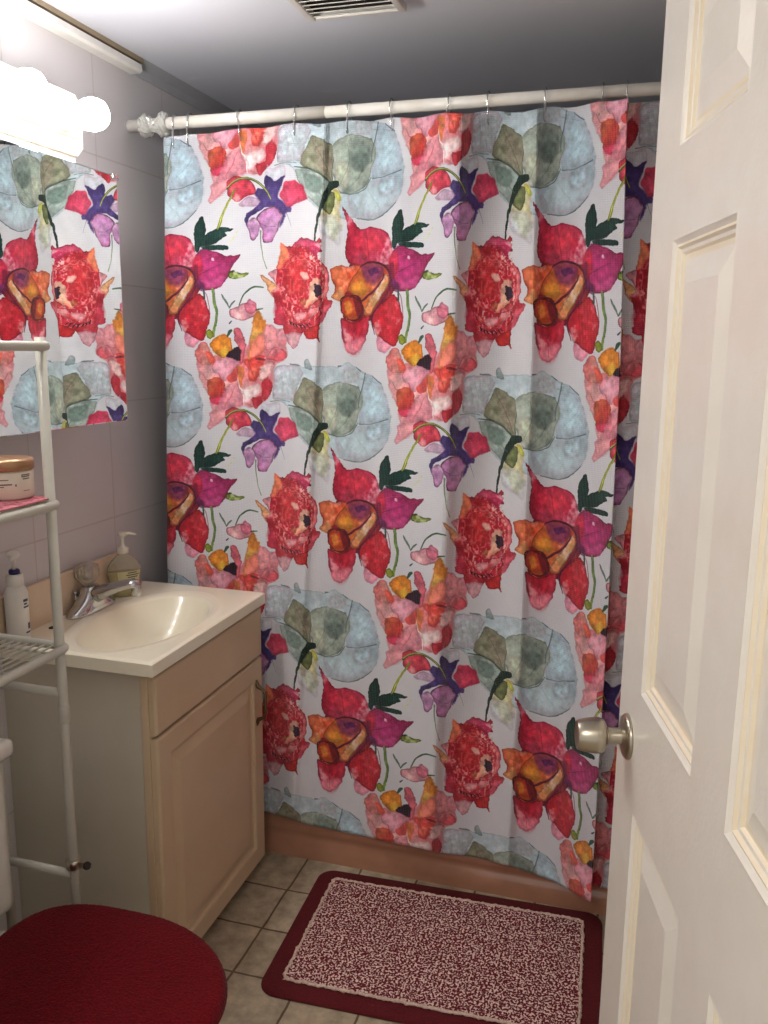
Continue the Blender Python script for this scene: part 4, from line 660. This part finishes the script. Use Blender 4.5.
MB().rings([oring(a-.0016 if a>.01 else a,b-.0016 if b>.01 else b,max(z,.002)) for a,b,z in SB[:5]]+[oring(.043,.0215,.066),oring(.001,.001,.066)]).build('liquid_soap',M_liq,so_)
M_pump=mat('pump_plastic',(226,220,204),.35)
pm=MB(); pm.lathe([(.0135,.116),(.0145,.118),(.0145,.130),(.008,.132),(.006,.137),(.0045,.138),(.0042,.160),(.010,.162),(.0115,.168),(.010,.173),(.001,.174)],(SX,SY,TZ),(0,0,1),20)
pm.tube([(SX,SY,TZ+.168),(SX+.016,SY+.010,TZ+.169),(SX+.030,SY+.018,TZ+.164)],[.0055,.0045,.003],8); pm.build('pump',M_pump,so_)
lb=MB().rings([oring(.0375,.0235,.032,16,-2.1,-.5,False),oring(.0455,.0245,.070,16,-2.1,-.5,False)],closed=False,cap=False); lab=lb.build('front_label',mat('soap_label',(222,212,160),.4,Transmission_Weight=.3),so_)
M_ink=mat('grey_print',(96,94,92),.6)
mk=MB()
for z,a0,a1 in [(.066,-1.5,-.9),(.060,-1.6,-.7),(.054,-1.5,-.8),(.048,-1.7,-1.0),(.042,-1.3,-.8)]:
    f=(z-.032)/.038; A_,B_=.0380+.0082*f,.0239+.0012*f
    mk.rings([oring(A_,B_,z-.0013,8,a0,a1,False),oring(A_+.0004,B_,z+.0013,8,a0,a1,False)],closed=False,cap=False)
mk.build('printed_lines',M_ink,lab)
# ------------------------------------------------------------------ lotion bottle
LX,LY=.108,.018
lo=empty('lotion_bottle',(LX,LY,TZ),'slim white lotion pump bottle with navy collar on the sink corner behind the rack','lotion bottle')
M_lot=mat('white_bottle_plastic',(226,222,214),.35); M_navy=mat('navy_plastic',(26,22,90),.4)
MB().lathe([(.001,.0005),(.0225,.0005),(.0245,.004),(.0255,.10),(.0255,.112),(.022,.124),(.017,.131),(0.001,.131)],(LX,LY,TZ),(0,0,1),32).build('bottle',M_lot,lo)
MB().lathe([(.0175,.131),(.0185,.133),(.0175,.156),(.015,.158),(.001,.158)],(LX,LY,TZ),(0,0,1),28).build('collar',M_lot,lo)
MB().lathe([(.0118,.158),(.0118,.166),(.010,.168),(.001,.168)],(LX,LY,TZ),(0,0,1),20).build('pump_ring',M_navy,lo)
pm=MB(); pm.lathe([(.0045,.166),(.004,.190),(.010,.194),(.0145,.200),(.0125,.206),(.006,.210),(.001,.2105)],(LX,LY,TZ),(0,0,1),20); pm.tube([(LX,LY,TZ+.200),(LX+.010,LY-.016,TZ+.198),(LX+.012,LY-.022,TZ+.194)],[.006,.004,.003],8); pm.build('pump',M_lot,lo)
pr=MB()
for z,a0,a1,h in [(.100,.2,.75,.003),(.092,.25,.6,.002),(.085,.2,.85,.002),(.040,.55,.9,.007),(.026,.3,.85,.002),(.080,-2.6,-2.2,.010),(.05,-2.5,-2.2,.018)]:
    pr.rings([[(LX+math.cos(a)*.02575,LY+math.sin(a)*.02575,TZ+zz) for a in np.linspace(a0-.5,a1-.5,8)] for zz in (z-h,z+h)],closed=False,cap=False)
pr.build('printed_marks',mat('blue_grey_print',(74,80,108),.5),lo)
# ------------------------------------------------------------------ mirror cabinet on the wall
MX,MY0,MY1,MZ0,MZ1=.2225,-.36,.310,1.314,1.873
mc=empty('mirror_cabinet',(XW,(MY0+MY1)/2,MZ0),'frameless mirror cabinet on the left wall reflecting the flowered curtain','mirror')
MB().box((XW+.0005,MY0+.004,MZ0+.004),(MX-.006,MY1-.004,MZ1-.004)).build('cabinet_box',mat('grey_cabinet_enamel',(200,198,196),.4),mc)
Mm=mat('silvered_mirror',(238,240,238),.008,1); Mm.node_tree.nodes['Principled BSDF'].inputs['Metallic'].default_value=1
mb=MB(); mb.box((MX-.0055,MY0,MZ0),(MX-.001,MY1,MZ1)); mb.build('mirror_back',mat('mirror_edge',(90,84,84),.3),mc)
mb=MB(); mb.add([(MX,MY0+.002,MZ0+.002),(MX,MY1-.002,MZ0+.002),(MX,MY1-.002,MZ1-.002),(MX,MY0+.002,MZ1-.002),(MX-.001,MY0,MZ0),(MX-.001,MY1,MZ0),(MX-.001,MY1,MZ1),(MX-.001,MY0,MZ1)],[(0,1,2,3),(0,1,5,4),(1,2,6,5),(2,3,7,6),(3,0,4,7)]); mb.build('mirror_glass',Mm,mc)
for yy,zz in ((MY1-.012,MZ1-.006),):
    MB().box((MX-.006,yy-.009,zz-.003),(MX+.004,yy+.014,zz+.009),.002).build('mirror_clip',M_chrome,mc)
MB().box((XW+.0005,MY0+.03,MZ1+.0005),(.190,.205,2.012),.002).build('light_valance',M_white,mc)
# ------------------------------------------------------------------ bar light
PX=.1905; PY0,PY1,PZ0,PZ1=-.60,.222,1.896,2.022
li_=empty('vanity_light_bar',(PX,(PY0+PY1)/2,2.0),'cream ribbed vanity light bar with exposed globe bulbs above the mirror','light fixture')
mb=MB(); R=[]
for k,h in [(0,0),(0,.008),(.004,.010),(.006,.0095),(.010,.013),(.013,.0125),(.016,.017),(.019,.0165),(.023,.022),(.027,.022),(.030,.030)]:
    y0,y1,z0,z1=PY0+k,PY1-k,PZ0+k,PZ1-k; c=.020
    R.append([(PX+h,y0+c,z0),(PX+h,y1-c,z0),(PX+h,y1,z0+c),(PX+h,y1,z1-c),(PX+h,y1-c,z1),(PX+h,y0+c,z1),(PX+h,y0,z1-c),(PX+h,y0,z0+c)])
mb.rings(R,smooth=False); mb.build('back_plate',M_plate,li_)
Me=Mat('lit_bulb_glass'); Me.b.inputs['Base Color'].default_value=(1,1,1,1); Me.b.inputs['Emission Color'].default_value=BULB_COLOR; Me.b.inputs['Emission Strength'].default_value=BULB_STRENGTH
for i in range(4):
    y=.128-.195*i; s_=MB().lathe([(.026,.026),(.030,.030),(.030,.048),(.026,.052),(.022,.052),(.020,.040),(.001,.040)],(PX,y,1.958),(1,0,0),28).build('lamp_socket',M_plate,li_)
    MB().lathe([(.001,.041),(.014,.042),(.0145,.060),(.018,.066),(.026,.075),(.0305,.088),(.0325,.101),(.0305,.114),(.0245,.125),(.015,.1315),(.006,.1335),(.001,.1338)],(PX,y,1.958),(1,0,0),28).build('globe_bulb',Me.m,s_)
# ------------------------------------------------------------------ ceiling vent
cv=empty('ceiling_vent',(.80,.33,CZ),'white louvered exhaust vent in the ceiling at the top edge','vent')
VX0,VX1,VY0,VY1=.632,.862,.14,.478
mb=MB(); z0,z1=CZ-.018,CZ-.0005
mb.box((VX0,VY0,z0),(VX0+.018,VY1,z1),.004); mb.box((VX1-.018,VY0,z0),(VX1,VY1,z1),.004); mb.box((VX0+.018,VY0,z0),(VX1-.018,VY0+.014,z1),.003); mb.box((VX0+.018,VY1-.010,z0+.002),(VX1-.018,VY1,z1),.002); mb.build('vent_frame',M_white,cv)
MB().box((VX0+.019,VY0+.015,CZ-.003),(VX1-.019,VY1-.011,CZ-.001)).build('vent_interior',M_dark,cv)
for k in range(14):
    y=VY1-.022-k*.022
    MB().rings([[(x,y,z0+.001),(x,y+.014,z0+.006),(x,y+.014,z0+.008),(x,y,z0+.003)] for x in (VX0+.0185,VX1-.0185)],smooth=False).build('louver',M_white,cv)
# ------------------------------------------------------------------ over toilet rack
QX,QY=.41,-.231; QB,QN=.252,-.70; r=.0092
rk=empty('over_toilet_rack',((QX+QB)/2,(QY+QN)/2,0),'white tubular metal shelf rack standing over the toilet at the left edge','shelf rack')
for x,y in ((QX,QY),(QX,QN),(QB,QY),(QB,QN)):
    pm=MB().tube([(x,y,.005),(x,y,1.505)],r,16)
    pm.lathe([(.0095,0),(.0108,.002),(.0106,.030),(.0093,.034)],(x,y,.8505-.055),(0,0,1),16)
    pm.build('post',M_rack,rk)
    MB().lathe([(.013,0),(.013,.006),(.011,.022)],(x,y,0),(0,0,1),16).build('rubber_foot',M_dark,rk)
def loop(z,rad=.009,ov=.012):
    x0,x1,y0,y1=QB-ov,QX+ov,QN-ov,QY+ov; P=[(x0,(y0+y1)/2,z),(x0,y1,z),(x1,y1,z),(x1,y0,z),(x0,y0,z),(x0,(y0+y1)/2-.001,z)]
    return MB().tube(fillet(P,.026),rad,12)
for z in (.942,1.211,1.490):
    sh=loop(z,.0084).build('shelf',M_rack,rk)
    w=MB(); n=8
    for k in range(n):
        x=QB+.018+(QX-QB-.036)*k/(n-1); w.tube([(x,QN-.012,z),(x,QY+.012,z)],.0021,6)
    for y in (QN+.14,QN+.34,QY-.13,QY-.022): w.tube([(QB-.012,y,z-.004),(QX+.012,y,z-.004)],.0026,6)
    w.build('wire_grid',M_rack,sh)
for y in (QY,QN):
    for z in (.478,.853): MB().tube([(QB,y,z),(QX,y,z)],.0085,12).build('side_bar',M_rack,rk)
MB().tube([(QB,QN,.478),(QB,QY,.478)],.0085,12).build('rear_bar',M_rack,rk)
cl=MB(); cl.lathe([(.0135,-.009),(.0145,-.008),(.0145,.008),(.0135,.009)],(QX,QY,.502),(0,0,1),18); cl.box((QX+.012,QY-.003,.495),(QX+.026,QY+.004,.509),.001); cl.build('clamp',M_steel,rk)
MB().lathe([(.001,0),(.0075,.001),(.008,.006),(.006,.010),(.001,.011)],(QX+.026,QY,.502),(1,0,0),12).build('clamp_knob',M_dark,rk)
# ------------------------------------------------------------------ doily and jar on the middle shelf
dz=1.211+.0115
do=MB(); R=[]; x0,x1,y0,y1=QB-.004,QX+.004,-.52,QY+.006
n=60
gx=np.linspace(x0,x1,26); gy=np.linspace(y0,y1,60); V3=[];F3=[]
for i,x in enumerate(gx):
    for j,y in enumerate(gy): V3.append((x,y,dz+.0015))
for i in range(25):
    for j in range(59):
        hole=(i in (21,22) and j%3==0)
        if not hole: F3.append((i*60+j,(i+1)*60+j,(i+1)*60+j+1,i*60+j+1))
do.add(V3,F3); d_=do.build('shelf_doily',mat('pink_lace',(196,120,130),.8,col2=(170,80,96),scale=120,bump=.6)); s3=d_.modifiers.new('thick','SOLIDIFY'); s3.thickness=.002; s3.offset=-1
# folded front edge
tag(d_,'pink lace edged mat lying on the middle rack shelf beneath the jar','mat')
JX,JY=.336,-.252; jz=dz+.0022
j=empty('cosmetic_jar',(JX,JY,jz),'wide cream jar with copper lid on the pink mat on the rack','jar')
MB().lathe([(.001,0),(.043,0),(.046,.003),(.0465,.046),(.044,.050),(.001,.050)],(JX,JY,jz),(0,0,1),48).build('jar_body',mat('cream_jar_plastic',(224,216,198),.3),j)
MB().lathe([(.046,.0505),(.0485,.0515),(.0485,.066),(.047,.069),(.001,.0695)],(JX,JY,jz),(0,0,1),48).build('lid',mat('copper_lid',(176,138,104),.3,.6),j)
pr=MB(); rr_=.0468
def mark(a0,a1,z,h): pr.rings([[(JX+math.cos(a)*rr_,JY+math.sin(a)*rr_,jz+zz) for a in np.linspace(a0,a1,8)] for zz in (z-h,z+h)],closed=False,cap=False)
for z,a0,a1,h in [(.043,-.30,.12,.0011),(.040,-.30,.10,.0011),(.036,-.25,.08,.0011),(.015,-.24,.05,.0006),(.036,-1.15,-.78,.0009),(.028,-1.25,-.66,.0013),(.024,-1.2,-.95,.0009),(.026,-.56,-.50,.002)]: mark(a0,a1,z,h)
pr.build('printed_text',mat('faint_print',(112,104,98),.5),j)
# ------------------------------------------------------------------ toilet
TYc=-.432
to=empty('toilet',(.45,TYc,0),'white toilet with closed lid hidden under a red plush cover','toilet')
def oval(cx,cy,a0,a1,b,z,n=48):
    # a0 back half length, a1 front half length
    o=[]
    for k in range(n):
        t=2*PI*k/n; c,s=math.cos(t),math.sin(t)
        ex=2.0 if c>0 else 3.4
        o.append((cx+math.copysign(abs(c)**(2/ex),c)*(a1 if c>0 else a0),cy+math.copysign(abs(s)**(2/ex),s)*b,z))
    return o
MB().rings([oval(.50,TYc,.24,.17,.10,0),oval(.50,TYc,.24,.17,.10,.02),oval(.50,TYc,.23,.14,.085,.10),oval(.52,TYc,.24,.17,.10,.20),oval(.56,TYc,.27,.24,.155,.32),oval(.57,TYc,.28,.235,.176,.375),oval(.57,TYc,.28,.235,.176,.392)]).build('bowl',M_porc,to)
MB().rings([oval(.580,TYc,.225,.228,.180,.3925),oval(.580,TYc,.225,.228,.182,.400),oval(.580,TYc,.225,.228,.180,.409)]).build('seat',M_porc,to)
MB().rings([oval(.580,TYc,.215,.226,.180,.4095),oval(.580,TYc,.215,.226,.181,.416),oval(.580,TYc,.212,.22,.176,.422)]).build('lid',M_porc,to)
MB().box((.09,TYc-.215,.3925),(.288,TYc+.180,.715),.022).build('tank',M_porc,to)
MB().box((.082,TYc-.228,.7155),(.302,TYc+.193,.752),.014).build('tank_lid',M_porc,to)
MB().tube([(.352,TYc-.07,.424),(.352,TYc+.07,.424)],.011,12).build('hinge',M_porc,to)
# plush lid cover, pile bumps are geometry
cvm=MB(); R=[]; 
for k,(s,z) in enumerate([(1.045,.4125),(1.065,.4135),(1.07,.420),(1.06,.432),(1.03,.439)]+[(1.03-q*.085,.4395+.0045*math.sin(min(1,q/5)*PI/2)) for q in range(1,12)]):
    R.append([(.580+(x-.580)*s,TYc+(y-TYc)*s,z) for x,y,_ in oval(.580,TYc,.215,.226,.181,0,96)])
cvm.rings(R,cap=False); cvm.f.append(tuple((len(R)-1)*96+j for j in range(96))); cvm.sm.append(True); cvm.mi.append(0); o=cvm.build('toilet_lid_cover',M_red)
tex=bpy.data.textures.new('plush','CLOUDS'); tex.noise_scale=.0035
sd=o.modifiers.new('sub','SUBSURF'); sd.levels=3; sd.render_levels=3
ds=o.modifiers.new('pile','DISPLACE'); ds.texture=tex; ds.strength=.0022; ds.mid_level=.5; ds.texture_coords='LOCAL'
tag(o,'crimson plush lid cover on the toilet at bottom left','toilet lid cover')
# ------------------------------------------------------------------ bath mat
BX,BY,BA,BL,BW=1.0151,.3708-.006,.0415,.788,.500
bmx=empty('bath_mat',(BX,BY,0),'burgundy bath mat with speckled cream centre on the floor before the tub','bath mat')
def rrect(hl,hw,rad,z,n=10):
    o=[]
    for cx,cy,a in ((hl-rad,hw-rad,0),(-hl+rad,hw-rad,90),(-hl+rad,-hw+rad,180),(hl-rad,-hw+rad,270)):
        for k in range(n+1):
            t=math.radians(a+90*k/n); o.append((cx+math.cos(t)*rad,cy+math.sin(t)*rad,z))
    return o
ca,sa=math.cos(BA),math.sin(BA)
def W2(P): return [(BX+ca*x-sa*y,BY+sa*x+ca*y,z) for x,y,z in P]
hl_,hw_=BL/2,BW/2
rng=random.Random(2)
MB().rings([W2(rrect(hl_-.002,hw_-.002,.045,.0005)),W2(rrect(hl_,hw_,.045,.004)),W2(rrect(hl_-.001,hw_-.001,.044,.009)),W2(rrect(hl_-.006,hw_-.006,.04,.0115)),W2(rrect(hl_-.05,hw_-.05,.02,.0115))]).build('border',M_red if 0 else mat('burgundy_pile',(100,6,20),.95,col2=(76,2,12),scale=300,bump=1.0,bscale=350),bmx)
M=Mat('speckled_pile'); tc=M.n('ShaderNodeTexCoord'); n1=M.n('ShaderNodeTexNoise',i_Scale=185.0,i_Detail=2.0,i_Roughness=.5); M.l(tc.outputs['Object'],n1.inputs['Vector'])
rp=M.n('ShaderNodeValToRGB'); e=rp.color_ramp.elements; e[0].position=.515; e[0].color=lin((104,12,30)); e[1].position=.56; e[1].color=lin((232,204,196)); M.l(n1.outputs['Fac'],rp.inputs[0]); M.l(rp.outputs[0],M.b.inputs['Base Color']); M.b.inputs['Roughness'].default_value=.95
bp=M.n('ShaderNodeBump',i_Strength=1.0,i_Distance=.004); M.l(n1.outputs['Fac'],bp.inputs['Height']); M.l(bp.outputs[0],M.b.inputs['Normal'])
il,iw=hl_-.050,hw_-.048
pl_=MB(); nx,ny=180,110; V4=[];F4=[]
for i in range(nx+1):
    for jj in range(ny+1):
        x=-il+2*il*i/nx; y=-iw+2*iw*jj/ny; edge=i in(0,nx) or jj in (0,ny)
        V4.append((x,y,.0118 if edge else .0165+rng.uniform(-.0018,.0018)))
for i in range(nx):
    for jj in range(ny): a=i*(ny+1)+jj; F4.append((a,a+ny+1,a+ny+2,a+1))
pl_.add(W2(V4),F4,True); pp=pl_.build('pile_centre',M.m,bmx); pp['label']='speckled cream and burgundy pile centre'
ed=MB(); P=[]
base=rrect(il,iw,.012,.0155,4)
for k in range(len(base)):
    a=Vector(base[k]); b=Vector(base[(k+1)%len(base)]); m=max(1,int((b-a).length/.006))
    for q in range(m):
        t=a.lerp(b,q/m); P.append((t.x+rng.uniform(-.0022,.0022),t.y+rng.uniform(-.0022,.0022),t.z+rng.uniform(-.001,.0015)))
ed.tube(W2(P),[rng.uniform(.0028,.0048) for _ in P],7,closed=True); q=ed.build('cream_edging',mat('cream_yarn',(222,204,186),.95,col2=(196,160,150),scale=200,bump=1,bscale=300),bmx)
